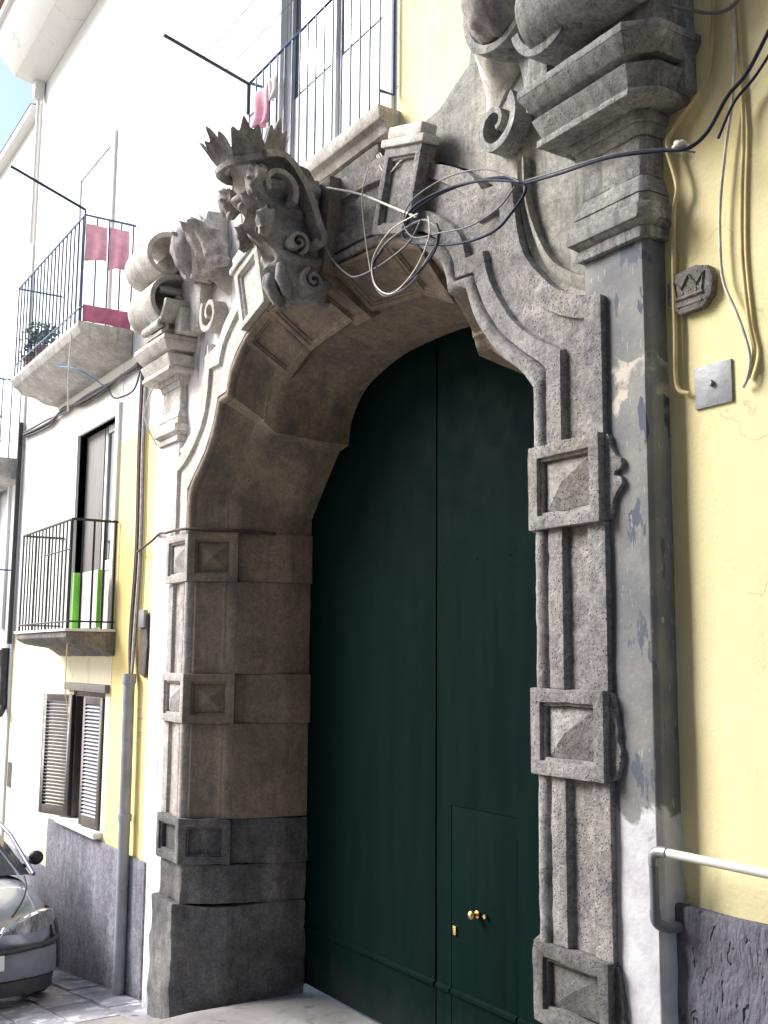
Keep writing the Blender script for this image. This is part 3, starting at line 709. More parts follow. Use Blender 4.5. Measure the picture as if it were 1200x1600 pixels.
for s in (1, -1):
    mp = 'cornice_stone' if s > 0 else 'pale_stone'; mq = 'cornice_stone' if s > 0 else 'tuff_sunlit'
    # curved inner shoulder, swept up from the spandrel to the ball
    sh = []
    for k in range(13):
        t_ = k/12; z = 5.42+.72*t_; x = 1.58+.06*math.sin(t_*3.1)+.16*t_**2; sh.append((x, z))
    rl = [[(s*x, .13, z) for x, z in sh], [(s*(x+.04), .12-.20*min(1, i/6)*math.sin(i/12*2.2), z) for i, (x, z) in enumerate(sh)],
          [(s*(x+.22*min(1, .12+i/7)), .12-.26*min(1, i/6)*math.sin(i/12*2.2), z-.02) for i, (x, z) in enumerate(sh)], [(s*(x+.42*min(1, .1+i/7)), .12-.06*min(1, i/6), z-.04) for i, (x, z) in enumerate(sh)], [(s*(x+.42*min(1, .1+i/7)), .14, z-.04) for i, (x, z) in enumerate(sh)]]
    MB().loft(rl, closed=True, caps=True).build('pediment_shoulder', 'pale_stone', po, rough=.004, freq=6, seg=.06, smooth=60)
    MB().prism_xz([(s*x, z) for x, z in [(2.05,5.255),(3.0,5.255),(3.03,5.7),(2.95,6.25),(2.7,6.05),(2.45,5.95),(2.1,6.0),(2.0,5.6)]], .0, .14).build('pediment_body', mp, po, bevel=.03, rough=.02, freq=5, seg=.06)
    ribbon((1.99,5.90), .29, .25, 150, 560, -.10, .10, .05, s, 60).build('volute', mp, po, bevel=.008, rough=.006, seg=.07, smooth=50)
    MB().sphere((s*1.99,-.08,5.90), (.215,.17,.215), 24, 16, lumpy(.16, 3, 3.1)).build('bud', 'mask_stone', po, rough=.014, freq=9, seg=.05, smooth=60)
    ribbon((2.47,5.56), .25, .12, -170, 150, -.20, .10, .05, s, 40).build('volute', mp, po, bevel=.006, rough=.005, seg=.06, smooth=50)
    ribbon((1.83,5.32), .19, .05, 40, -420, .0, .13, .05, s, 50).build('curl', mp, po, bevel=.008, rough=.005, seg=.05, smooth=50)
    # forward-curling console scrolls above the cornice
    xa, xb = s*2.36, s*2.92
    side_scroll((-.14,5.92), .24, .10, 40, 420, xa, xb, .05).build('console_scroll', mp, po, bevel=.008, rough=.006, seg=.05, smooth=50)
    side_scroll((-.08,5.53), .27, .08, 60, 430, xa, xb, .05).build('console_scroll', mp, po, bevel=.008, rough=.006, seg=.05, smooth=50)
    if s < 0: side_scroll((-.18,5.335), .075, .02, -90, 330, xa, s*2.75, .03).build('console_scroll', mp, po, bevel=.006, rough=.004, seg=.04, smooth=50)
    MB().box(min(s*2.34,s*2.20), max(s*2.34,s*2.20), -.08, .1, 5.255, 5.46).build('pedestal_block', mp, po, bevel=.012, rough=.006, seg=.05)
    # acanthus leaves leaning on the inner side
    for i, (bx, bz, a, ln) in enumerate(((1.90,5.60,104,.42),(1.76,5.56,92,.40),(2.02,5.62,100,.36),(1.60,5.60,84,.36)) if s < 0 else ()):
        lf = MB(); A = R(a); n = 9
        base = Vector((s*bx, -.02, bz)); dx = Vector((s*math.cos(A), 0, math.sin(A))); sd = Vector((-s*math.sin(A), 0, math.cos(A)))
        rl = [[] for _ in range(5)]
        for k in range(n):
            t_ = k/(n-1); wd = .12*math.sin(math.pi*min(1, t_*.85+.12))**.6+.015; cv = -.05-.16*t_**2
            for j, q in enumerate((-1, -.5, 0, .5, 1)):
                rl[j].append(base+dx*ln*t_+sd*wd*q*(1+.16*math.sin(k*2.4))+Vector((0, cv-.05*(1-abs(q))+.03*abs(q), 0)))
        back = [[p+Vector((0,.07,0)) for p in r_] for r_ in reversed(rl)]
        lf.loft(rl+back, closed=True, caps=True).build('acanthus_leaf', mq, po, rough=.014, freq=9, seg=.04, smooth=60)

# ------------------------------------------------------------------ gate
ga = thing('green_gate', (0, .95, .09), 'tall dark green metal double gate closed inside the stone arch', 'gate')
GY = .94
le = MB().box(-1.80,-.006,GY,GY+.05,.12,4.95); left_leaf = le.build('leaf', 'gate_paint', ga, bevel=.003, rough=.004, freq=1.6, seg=.25)
# right leaf, with the hole for the wicket door
rl_ = MB()
for a in ((.006,.165,.12,4.95),(.83,1.80,.12,4.95),(.165,.83,1.675,4.95)): rl_.box(a[0],a[1],GY,GY+.05,a[2],a[3])
right_leaf = rl_.build('leaf', 'gate_paint', ga, bevel=.0, rough=.004, freq=1.6, seg=.25)
wk = MB().box(.168,.827,GY+.002,GY+.05,.12,1.672).build('wicket_door', 'gate_paint', ga, bevel=.004)
wk['label'] = 'small wicket door cut into the right leaf'
kn = MB()
prof = [(.0,.0),(.024,.0),(.024,-.010),(.010,-.014),(.010,-.030),(.024,-.038),(.029,-.050),(.024,-.062),(.011,-.068),(.0,-.069)]
rings = [[(.445+r_*math.cos(2*math.pi*k/16), GY+y, 1.056+r_*math.sin(2*math.pi*k/16)) for k in range(17)] for r_, y in prof]
kn.loft(rings).build('door_knob', 'brass', wk, smooth=50)
MB().tube([(.53,GY-.0,1.06),(.53,GY-.02,1.06)], .013, 10).build('door_knob', 'brass', wk)
MB().box(.19,.222,GY-.008,GY+.002,.885,.94).build('lock_plate', 'brass', wk, bevel=.003)
for x0, x1, p in ((-1.79,-.012,left_leaf),(.012,.160,right_leaf),(.176,.82,wk),(.835,1.79,right_leaf)):
    MB().prism_yz([(GY-.018,.53),(GY-.018,.55),(GY+.001,.562),(GY+.001,.53)],x0,x1).build('batten','gate_paint',p)
MB().box(-.016,.0,GY-.008,GY,.57,4.9).build('astragal','gate_paint',left_leaf,bevel=.002)
MB().box(-1.83,-1.80,GY-.05,GY+.05,.1,4.95).build('gate_frame','gate_frame',ga)
MB().box(1.80,1.83,GY-.05,GY+.05,.1,4.95).build('gate_frame','gate_frame',ga)
# sheet seam and rivets
for x0, x1, p in ((-1.79,-.02,left_leaf),(.012,1.79,right_leaf)):
    MB().box(x0,x1,GY-.0012,GY+.001,3.16,3.172).build('seam','gate_paint',p)
rv0 = None
rp = [(-1.66+.33*i, 3.27) for i in range(6)]+[(.12+.33*i, 3.24) for i in range(5)]+[(-1.745, z) for z in (2.35,2.42,2.49,2.56,2.63)]
for x, z in rp:
    if rv0 is None:
        rv0 = MB().sphere((x,GY,z),(.008,.005,.008),8,5).build('rivet','gate_paint',ga); r0 = (x, z)
    else:
        c_ = rv0.copy(); COL.objects.link(c_); c_.location = rv0.location+Vector((x-r0[0],0,z-r0[1]))

# ------------------------------------------------------------------ crowned grotesque mask on the keystone
mk = thing('crowned_mask', (0, -.1, 4.85), 'carved grotesque mask wearing a leafy crown, jutting from the keystone', 'sculpture')
body = []
nst = 30; nr = 44
for i in range(nst):
    t_ = i/(nst-1); z = 4.87+.80*t_
    wx = .085+.10*t_**.8+.025*math.sin(t_*9); cy = -.17-.27*t_; dy = .11+.07*t_
    ringp = []
    for k in range(nr):
        a = 2*math.pi*k/nr; ca, sa = math.cos(a), math.sin(a)
        x = wx*(abs(ca)**.8)*(1 if ca > 0 else -1)
        y = cy-dy*(abs(sa)**.8)*(1 if sa > 0 else -2.2)
        front = max(0, sa); u = x/wx
        nose = math.exp(-(u/.24)**2)*math.exp(-((t_-.50)/.13)**2)*.09*front
        brow = math.exp(-((abs(u)-.38)/.28)**2)*math.exp(-((t_-.72)/.06)**2)*.09*front
        eye = -math.exp(-((abs(u)-.38)/.2)**2)*math.exp(-((t_-.62)/.05)**2)*.07*front
        chk = math.exp(-((abs(u)-.5)/.2)**2)*math.exp(-((t_-.46)/.08)**2)*.06*front
        mou = -math.exp(-(u/.5)**2)*math.exp(-((t_-.30)/.05)**2)*.08*front
        lip = math.exp(-(u/.5)**2)*math.exp(-((t_-.22)/.04)**2)*.05*front
        leafy = .028*math.sin(t_*34+abs(u)*5)*(1-front*.6)+.02*math.sin(u*14)*front*max(0, 1-t_*3)
        y -= nose+brow+eye+chk+mou+lip; x += leafy*(1 if ca > 0 else -1)
        ringp.append((x, y, z))
    ringp.append(ringp[0]); body.append(ringp)
fb = MB().loft(body)
fb.f += [tuple(range(nr)), tuple((nst-1)*(nr+1)+k for k in range(nr))]
fb.build('face', 'mask_stone', mk, rough=.018, freq=11, seg=.035, smooth=60)
# stem that ties the mask back into the keystone
MB().prism_yz([(-.06,4.95),(-.06,5.66),(-.40,5.62),(-.30,5.3),(-.18,5.0)], -.11, .11).build('neck', 'mask_stone', mk, bevel=.02, rough=.01, seg=.06)
for s in (1, -1):
    side_scroll((-.14,4.95), .095, .02, 110, 700, s*.06, s*.20, .032).build('scroll', 'mask_stone', mk, bevel=.006, rough=.004, seg=.035, smooth=50)
    side_scroll((-.26,5.17), .085, .02, -60, 480, s*.11, s*.22, .03).build('scroll', 'mask_stone', mk, bevel=.006, rough=.004, seg=.035, smooth=50)
    # broad C-scroll under the crown
    side_scroll((-.44,5.47), .16, .07, -35, 215, s*.16, s*.27, .045).build('scroll', 'mask_stone', mk, bevel=.006, rough=.005, seg=.04, smooth=50)
    # ribbon running from the crown rim down the flank to a small curl
    rp = spline([(0,-.52,5.66),(0,-.39,5.68),(0,-.28,5.58),(0,-.20,5.44),(0,-.15,5.31),(0,-.11,5.22),(0,-.13,5.165),(0,-.18,5.18)], 6)
    rl = [[], [], [], []]
    for i, p in enumerate(rp):
        d_ = (rp[min(i+1,len(rp)-1)]-rp[max(i-1,0)]).normalized(); nn = Vector((0,-d_.z,d_.y))*.022
        for j, (q, x) in enumerate(((p+nn, s*.15), (p+nn, s*.27), (p-nn, s*.27), (p-nn, s*.15))): rl[j].append((x, q.y, q.z))
    MB().loft(rl, closed=True, caps=True).build('ribbon', 'mask_stone', mk, bevel=.005, rough=.006, seg=.04, smooth=50)
    # curling leaf beside the brow
    MB().sphere((s*.20,-.55,5.50),(.07,.075,.10),16,12,lumpy(.5,3,2.3)).build('ear_leaf', 'mask_stone', mk, rough=.02, freq=12, seg=.03, smooth=60)
    MB().sphere((s*.15,-.46,5.28),(.05,.06,.09),14,10,lumpy(.5,3.4,4.3)).build('cheek_leaf', 'mask_stone', mk, rough=.02, freq=13, seg=.03, smooth=60)
    MB().sphere((s*.085,-.60,5.365),(.03,.02,.024),12,8).build('eye', 'mask_stone', mk, smooth=60)
for x, z, y in ((-.08,4.93,-.27),(0,4.88,-.30),(.08,4.93,-.27)):
    MB().tube(spline([(x,y-.03,z+.12),(x*1.1,y-.04,z+.04),(x*.9,y+.01,z-.04),(x*.5,y+.06,z-.08)],5),[.045]*6+[.04]*5+[.032,.028,.02,.012,.006],8).build('beard_lock', 'mask_stone', mk, rough=.012, freq=14, seg=.03, smooth=60)
# crown: flaring band with lobed leaf points
CM = Matrix.Translation(Vector((0,-.50,5.63))) @ Matrix.Rotation(R(12), 4, 'X')
n = 140; rl = []
def circ(fr, fz): return [(fr(k)*math.cos(2*math.pi*k/n), fr(k)*math.sin(2*math.pi*k/n), fz(k)) for k in range(n+1)]
def tip(k):
    ph = (k/n*7) % 1; q = abs(ph-.5)*2
    return .13+.11*max(0, 1-q**1.5)+.028*math.cos(q*9.4)
for h, dr in ((0,.0),(.012,.022),(.05,.022),(.06,.0)): rl.append(circ(lambda k: .20+dr, lambda k: h))
for lv in (.3,.65,1.): rl.append(circ(lambda k: .20+.11*(tip(k)*lv/.27)**1.5+.012*math.cos(k/n*7*2*math.pi), lambda k: .06+(tip(k)-.06)*lv))
for lv in (1.,.5,.0): rl.append(circ(lambda k: .165+.11*(tip(k)*lv/.27)**1.5, lambda k: .02+(tip(k)-.03)*lv))
MB().loft(rl, closed=True).xform(CM).build('crown', 'mask_stone', mk, rough=.012, freq=9, seg=.04, smooth=50)

# ------------------------------------------------------------------ balconies
def bars(parent, p0, p1, z0, z1, n, mat, r=.008, name='bar', skip=()):
    first = None
    for i in range(n):
        t_ = i/(n-1) if n > 1 else 0; x = p0[0]+(p1[0]-p0[0])*t_; y = p0[1]+(p1[1]-p0[1])*t_
        if first is None:
            first = MB().tube([(x,y,z0),(x,y,(z0+z1)/2),(x,y,z1)], r, 6).build(name, mat, parent, smooth=60); f0 = (x, y)
        else:
            c = first.copy(); COL.objects.link(c); c.location = first.location+Vector((x-f0[0], y-f0[1], 0))
def rbar(parent, pts, mat, r=.012, name='rail'): return MB().tube(pts, r, 6).build(name, mat, parent, smooth=60)
# over the portal
b1 = thing('balcony', (-.3, .1, 5.86), 'shallow balcony with thin dark railing above the crowned mask', 'balcony', 'balconies along the lane')
MB().prism_yz([(.19,5.78),(.09,5.80),(.07,5.85),(.035,5.87),(.025,5.90),(.02,5.955),(.19,5.955)],-1.27,.68).build('slab', 'pale_stone', b1, bevel=.006, rough=.004, seg=.12)
MB().prism_yz([(.19,5.60),(.15,5.62),(.11,5.70),(.10,5.778),(.19,5.778)],-1.1,.55).build('slab_moulding', 'tuff_dark', b1, bevel=.01, rough=.006, seg=.1)
YR = .045
bars(b1, (-1.24,YR), (.655,YR), 5.955, 7.0, 17, 'rail_fringed', .0075)
rbar(b1, [(-1.24,YR,7.0),(.655,YR,7.0)], 'rail_fringed', .011)
for x in (-1.24,.655):
    rbar(b1, [(x,YR,7.0),(x,.178,7.0)], 'rail_fringed', .011)
    rbar(b1, [(x,YR,6.06),(x,.15,6.06),(x,.15,7.0)], 'rail_fringed', .010)
rbar(b1, [(-1.24,YR,6.72),(-1.0,YR,6.72)], 'rail_fringed', .008)
# low balcony of the cream house
b2 = thing('balcony', (-5.2, -.1, 2.75), 'small low balcony with black bars above the shuttered window', 'balcony', 'balconies along the lane')
MB().prism_yz([(.175,2.60),(.05,2.68),(-.2,2.72),(-.27,2.755),(-.30,2.78),(-.30,2.835),(.175,2.835)],-6.16,-4.28).build('slab', 'tuff_dark', b2, bevel=.008, rough=.008, freq=6, seg=.09)
MB().box(-6.18,-4.26,-.32,.175,2.836,2.862).build('coping', 'marble', b2, bevel=.006, rough=.004, seg=.12)
bars(b2, (-6.12,-.275), (-4.36,-.275), 2.862, 3.905, 15, 'iron_black', .009)
bars(b2, (-4.31,-.275), (-4.31,.15), 2.862, 3.905, 5, 'iron_black', .011)
bars(b2, (-6.14,-.275), (-6.14,.15), 2.862, 3.905, 4, 'iron_black', .009)
rbar(b2, [(-6.14,.17,3.905),(-6.14,-.275,3.905),(-4.31,-.275,3.905),(-4.31,.17,3.905)], 'iron_black', .014)
rbar(b2, [(-6.14,.17,2.93),(-6.14,-.275,2.93),(-4.31,-.275,2.93),(-4.31,.17,2.93)], 'iron_black', .010)
rbar(b2, [(-5.2,-.275,3.62),(-4.31,-.275,3.62)], 'iron_black', .008)
# upper balcony of the cream house
b3 = thing('balcony', (-5.5, -.1, 5.6), 'upper balcony hung with pink cloths, high on the cream house', 'balcony', 'balconies along the lane')
MB().prism_yz([(.175,5.52),(.02,5.54),(-.10,5.60),(-.24,5.62),(-.30,5.68),(-.33,5.69),(-.37,5.76),(-.37,5.80),(.175,5.80)],-6.75,-4.12).build('slab', 'pale_stone', b3, bevel=.008, rough=.005, seg=.12)
bars(b3, (-6.7,-.34), (-4.2,-.34), 5.80, 6.88, 19, 'rail_fringed', .008)
bars(b3, (-4.15,-.34), (-4.15,.15), 5.80, 6.88, 5, 'rail_fringed', .008)
rbar(b3, [(-6.72,.17,6.88),(-6.72,-.34,6.88),(-4.15,-.34,6.88),(-4.15,.17,6.88)], 'rail_fringed', .012)
rbar(b3, [(-6.72,-.34,5.95),(-4.15,-.34,5.95),(-4.15,.17,5.95)], 'rail_fringed', .009)
# balcony of the far white house
b4 = thing('balcony', (-9.4, -.1, 5.1), 'farthest balcony at the left edge, on the white house', 'balcony', 'balconies along the lane')
MB().prism_yz([(.19,4.85),(.0,4.9),(-.25,5.0),(-.35,5.06),(-.35,5.16),(.19,5.16)],-11.2,-8.38).build('slab', 'pale_stone', b4, bevel=.008, rough=.005, seg=.15)
bars(b4, (-11.1,-.32), (-8.45,-.32), 5.16, 6.2, 19, 'rail_fringed', .008)
bars(b4, (-8.42,-.32), (-8.42,.15), 5.16, 6.2, 5, 'rail_fringed', .008)
rbar(b4, [(-11.1,.18,6.2),(-11.1,-.32,6.2),(-8.42,-.32,6.2),(-8.42,.18,6.2)], 'rail_fringed', .012)
b5 = thing('balcony', (-9.4, -.1, 2.4), 'lower ledge balcony at the left edge with washing on it', 'balcony', 'balconies along the lane')
MB().prism_yz([(.19,2.42),(.0,2.48),(-.12,2.56),(-.15,2.68),(.19,2.68)],-11.2,-8.40).build('slab', 'pale_stone', b5, bevel=.008, rough=.005, seg=.15)
bars(b5, (-11.1,-.12), (-8.45,-.12), 2.68, 3.7, 19, 'rail_fringed', .008)
rbar(b5, [(-11.1,.18,3.7),(-11.1,-.12,3.7),(-8.45,-.12,3.7),(-8.45,.18,3.7)], 'rail_fringed', .012)

# ------------------------------------------------------------------ cloths, screens, pots
def cloth(name, p0, p1, drop, mat, label, cat, group=None, amp=.02, waves=3, seed=0):
    p0, p1 = Vector(p0), Vector(p1); d_ = p1-p0; nrm = Vector((-d_.y, d_.x, 0)).normalized()
    nu, nv = 17, 13; gv = []
    for j in range(nv):
        for i in range(nu):
            u, v = i/(nu-1), j/(nv-1)
            q = p0.lerp(p1, u)+Vector((0,0,-drop*v*(1+.05*math.sin(u*5+seed))))
            q += nrm*(amp*(.25+v)*math.sin(u*waves*2*math.pi+seed+v)+.3*amp*math.sin(v*6+seed))
            gv.append(q)
    mb = MB().add(gv, [(j*nu+i, j*nu+i+1, (j+1)*nu+i+1, (j+1)*nu+i) for j in range(nv-1) for i in range(nu-1)])
    o = mb.build(name, mat, None, smooth=70)
    so_ = o.modifiers.new('thick', 'SOLIDIFY'); so_.thickness = .006
    return tag(o, label, cat, group)
cloth('pink_towel', (-4.135,-.33,6.79), (-4.135,-.12,6.79), .36, 'pink_cloth', 'left pink towel hanging from the upper balcony rail', 'towel', 'pink cloths on upper balcony', .012, 1.5, 1)
cloth('pink_towel', (-4.135,-.09,6.80), (-4.135,.10,6.80), .42, 'pink_cloth', 'right pink towel hanging from the upper balcony rail', 'towel', 'pink cloths on upper balcony', .012, 1.5, 2)
cloth('rose_cloth', (-4.13,-.33,5.97), (-4.13,.14,5.97), .17, 'rose_cloth', 'dark rose cloth along the foot of the upper balcony', 'cloth', None, .01, 2, 3)
cloth('pink_shirt', (-1.02,.0,6.80), (-.80,.0,6.78), .30, 'pink_cloth', 'small bright pink garment pegged on the railing above the mask', 'clothing', None, .03, 1.2, 4)
cloth('white_rag', (-.79,.0,6.80), (-.68,.0,6.78), .17, 'white_cloth', 'small white rag beside the pink garment on the railing', 'clothing', None, .02, 1.2, 5)
cloth('navy_coat', (-8.9,-.2,3.95), (-8.52,-.2,3.93), .62, 'navy_cloth', 'dark navy garment hanging at the left edge', 'clothing', None, .05, 1.6, 6)
cloth('blue_sheet', (-9.0,-.16,3.3), (-8.50,-.16,3.28), .72, 'sky_cloth', 'pale blue cloth hanging at the left edge below the navy garment', 'clothing', None, .03, 2.2, 7)
sc_ = thing('balcony_screen', (-4.8, .0, 2.87), 'white panel with bright green edges standing in the low balcony', 'screen')
MB().box(-4.95,-4.40,.02,.05,2.88,3.44).build('panel', 'window_white', sc_, bevel=.006)
MB().box(-5.00,-4.955,-.05,.05,2.88,3.44).build('edge', 'green_plastic', sc_, bevel=.006)
MB().box(-4.395,-4.375,.01,.05,2.88,3.44).build('edge', 'green_plastic', sc_, bevel=.006)
def potted(x, y, z, h, lab, seed):
    random.seed(seed)
    p = thing('potted_plant', (x, y, z), lab, 'plant', 'balcony pot plants')
    pr_ = [(.0,0),(.075,0),(.10,.16),(.115,.16),(.115,.19),(.10,.19),(.095,.17),(.0,.17)]
    MB().loft([[(x+r_*math.cos(2*math.pi*k/14), y+r_*math.sin(2*math.pi*k/14), z+zz) for k in range(15)] for r_, zz in pr_]).build('pot', 'terracotta', p, smooth=50)
    fo = MB()
    for i in range(110):
        a = random.uniform(0, 6.28); rr = random.uniform(.02,.2); hh = .19+h*random.random()
        c = Vector((x+rr*math.cos(a), y+rr*.7*math.sin(a), z+hh))
        d_ = Vector((random.uniform(-1,1), random.uniform(-1,1), random.uniform(-.3,1))).normalized(); e_ = d_.cross(Vector((random.random(),.3,.5))).normalized()
        l, w_ = random.uniform(.05,.1), .025
        fo.add([c, c+d_*l*.5+e_*w_, c+d_*l, c+d_*l*.5-e_*w_], [(0,1,2,3)])
    fo.build('foliage', 'leaf' if seed % 2 else 'leaf_pale', p, smooth=0)
    st = MB()
    for i in range(5): st.tube([(x,y,z+.15),(x+random.uniform(-.08,.08),y+random.uniform(-.06,.06),z+.19+h*.7)], .006, 5)
    st.build('stem', 'leaf', p)
potted(-6.45,-.2,5.8,.35,'bushy pot plant at the far end of the upper balcony',1)
potted(-5.9,-.22,5.8,.25,'smaller pot plant inside the upper balcony, nearer the towels',2)
potted(-8.75,-.15,5.16,.55,'tall leafy pot plant on the farthest balcony',3)
random.seed(11)

# ------------------------------------------------------------------ washing-line poles
def pole(a, b_, lab):
    o = MB().tube([a, b_], .014, 7); o.tube([b_, Vector(b_)+Vector((0,0,-.25))], .01, 6)
    return tag(o.build('clothesline_pole', 'iron_blue'), lab, 'pole', 'washing-line arms')
pole((-.95,-.77,6.98), (-1.24,.03,6.99), 'washing-line arm sticking out from the railing above the mask')
pole((-4.35,-1.02,7.28), (-4.15,-.34,6.93), 'washing-line arm sticking out from the upper balcony with towels')

pole((.95,-.77,6.99), (.66,.03,6.99), 'second washing-line arm at the right end of the railing above the mask')
for t0, lb in ((.45,'outer'),(.72,'inner')):
    y0 = -.77+.80*t0
    tag(MB().tube([(-.95-.29*t0,y0,6.985),(-.1,y0,6.965),(.95-.29*t0,y0,6.99)], .003, 5).build('clothesline','cable_grey'), lb+' thin clothesline stretched between the arms above the mask', 'clothesline', 'clotheslines')
# ------------------------------------------------------------------ pipes
def elbow_pipe(name, pts, r, mat, lab, cat='pipe', group=None, joints=()):
    t_ = thing(name, pts[-1], lab, cat, group)
    MB().tube(pts, r, 12).build('tube', mat, t_, smooth=50)
    for p, q in joints: MB().tube([p, q], r*1.2, 12).build('collar', mat, t_, smooth=50)
    return t_
elbow_pipe('downpipe', [(-3.62,.10,2.45),(-3.60,.10,1.4),(-3.585,.10,-.32)], .052, 'pipe_grey', 'grey drainpipe running down beside the portal to the street', joints=(((-3.62,.10,2.45),(-3.62,.10,2.36)),((-3.595,.10,1.22),(-3.595,.10,1.16))))
ub = thing('conduit_bundle', (-3.65,.1,2.45), 'dark bundle of old conduits climbing the wall above the grey drainpipe', 'conduit')
for i, (dx, r_, m_) in enumerate(((-.05,.016,'pipe_dark'),(.0,.022,'iron_rust'),(.05,.012,'cable_white'),(.09,.010,'cable_grey'))):
    pts = spline([(-3.66+dx*.3,.13,2.42),(-3.70+dx,.14,2.8),(-3.66+dx,.15,3.6),(-3.70+dx,.15,4.6),(-3.68+dx,.15,5.3)], 8)
    MB().tube(pts, r_, 7).build('conduit', m_, ub, smooth=60)
mb = thing('meter_niche', (-3.42,.14,2.5), 'broken meter niche with dark hole beside the conduit bundle', 'niche')
MB().prism_xz([(-3.50,2.45),(-3.36,2.42),(-3.32,2.7),(-3.36,2.98),(-3.47,3.02),(-3.52,2.8)],.145,.166).build('hole', 'iron_rust', mb, bevel=.006, rough=.008, seg=.05)
MB().box(-3.50,-3.36,.12,.16,2.86,3.02).build('box', 'plastic_grey', mb, bevel=.01)
tp = thing('downpipe', (-8.2,.08,2.7), 'thin dark pipe down the edge of the cream house', 'pipe')
MB().tube([(-8.2,.12,5.6),(-8.2,.12,4.4),(-8.2,.12,2.75)], .03, 8).build('tube', 'pipe_dark', tp, smooth=50)
elbow_pipe('waste_pipe', spline([(-8.30,.10,2.7),(-8.30,.10,2.2),(-8.29,.10,1.98),(-8.18,.04,1.88)], 5), .05, 'pipe_dark', 'short dark waste pipe with an elbow low at the left edge', joints=(((-8.30,.10,2.12),(-8.30,.10,2.0)),))
hp = thing('rainwater_pipe', (-8.1,.1,8.0), 'pale rainwater pipe with hopper below the eaves at top left', 'pipe')
MB().tube([(-8.12,.10,10.7),(-8.12,.10,10.3)], .025, 8).build('tube', 'pipe_white', hp)
MB().prism_xz([(-8.19,10.3),(-8.05,10.3),(-8.05,10.2),(-8.09,10.02),(-8.15,10.02),(-8.19,10.2)],.03,.16).build('hopper', 'pipe_white', hp, bevel=.006)
MB().tube([(-8.12,.10,10.05),(-8.12,.10,8.0)], .025, 8).build('tube', 'pipe_white', hp)
rp_ = thing('wall_pipe', (2.80,.03,1.58), 'white pipe along the right wall turning down in a dark grey elbow', 'pipe')
MB().tube([(2.835,.03,1.858),(4.0,.03,1.855),(6.5,.03,1.85)], .0175, 12).build('tube', 'pipe_white', rp_, smooth=50)
MB().tube(spline([(2.86,.03,1.858),(2.815,.03,1.856),(2.79,.03,1.84),(2.785,.03,1.80)],4), .022, 12).build('elbow', 'galvanised', rp_, smooth=50)
MB().tube([(2.785,.03,1.81),(2.787,.03,1.62)], .019, 12).build('drop', 'plastic_grey', rp_, smooth=50)
MB().tube(spline([(2.787,.03,1.63),(2.79,.035,1.585),(2.805,.07,1.565),(2.815,.14,1.56)],4), .022, 12).build('elbow', 'plastic_grey', rp_, smooth=50)

# ------------------------------------------------------------------ emblem and plate on the yellow wall
em = thing('stone_emblem', (2.95,.17,4.05), 'small worn octagonal stone emblem set in the yellow wall', 'emblem')
oc = [(2.835,4.10),(2.835,4.19),(2.885,4.225),(2.99,4.235),(3.055,4.215),(3.078,4.16),(3.07,4.09),(3.02,4.045),(2.90,4.04)]
MB().prism_xz(oc, .145, .182).build('stone', 'tuff_dark', em, bevel=.008, rough=.004, freq=16, seg=.03)
rel = MB()
rel.tube([(2.885,.147,4.115),(2.875,.145,4.19),(2.915,.146,4.15),(2.955,.144,4.20),(2.995,.146,4.15),(3.035,.145,4.19),(3.022,.147,4.115)], .008, 6)
rel.tube([(2.88,.147,4.108),(3.028,.147,4.108)], .010, 6); rel.tube([(2.89,.148,4.075),(3.02,.148,4.075)], .008, 6)
for x in (2.918,2.992): rel.sphere((x,.147,4.13),(.010,.006,.012),8,6)
rel.build('relief', 'tuff_dark', em, rough=.003, seg=.03, smooth=60)
pl = thing('metal_plate', (3.04,.17,3.62), 'square grey metal cover plate with a centre bolt on the yellow wall', 'plate')
MB().box(2.945,3.135,.170,.179,3.628,3.803).build('plate', 'zinc_plate', pl, bevel=.002)
MB().tube([(3.035,.172,3.722),(3.035,.155,3.722)], .013, 6).build('bolt', 'zinc_plate', pl)

# ------------------------------------------------------------------ cables
def cable(pts, r, mat, lab, cat='cable', group='cables'):
    o = MB().tube(spline(pts, 7), r, 7).build('cable', mat, None, smooth=70)
    return tag(o, lab, cat, group)
cable([(2.21,-.10,4.83),(1.90,-.10,4.96),(1.58,-.10,5.04),(1.28,-.10,5.06),(1.16,-.10,4.99),(1.18,-.10,4.89),(1.46,-.11,4.77),(1.74,-.11,4.69),(1.98,-.11,4.67),(2.12,-.11,4.72),(2.20,-.10,4.79),(2.16,-.09,4.85),(2.00,-.09,4.94),(1.69,-.09,5.02),(1.41,-.09,5.05),(1.22,-.09,5.03),(1.15,-.09,4.95)], .0075, 'cable_black', 'thick black cable coiled in a big loop right of the mask')
cable([(1.51,-.10,4.83),(1.37,-.10,4.94),(1.18,-.10,4.96),(.95,-.10,4.93),(.84,-.10,4.83),(.86,-.10,4.73),(.98,-.10,4.63),(1.22,-.10,4.62),(1.41,-.11,4.71),(1.51,-.11,4.79),(1.50,-.12,4.87)], .008, 'cable_grey', 'grey cable in a smaller loop hanging below the black coil')
cable([(1.52,-.12,4.81),(1.48,-.12,4.72),(1.31,-.12,4.65),(1.12,-.12,4.62),(.96,-.12,4.65),(.88,-.12,4.75),(.87,-.12,4.85),(.97,-.12,4.90)], .006, 'cable_black', 'thin dark cable following the smaller loop')
cable([(2.18,-.12,4.84),(1.95,-.13,4.99),(1.62,-.13,5.08),(1.30,-.13,5.08),(1.20,-.13,4.99),(1.30,-.13,4.86),(1.55,-.13,4.80),(1.80,-.13,4.75),(2.03,-.13,4.76),(2.15,-.12,4.83)], .0045, 'cable_grey', 'slim grey cable looped just inside the black coil')
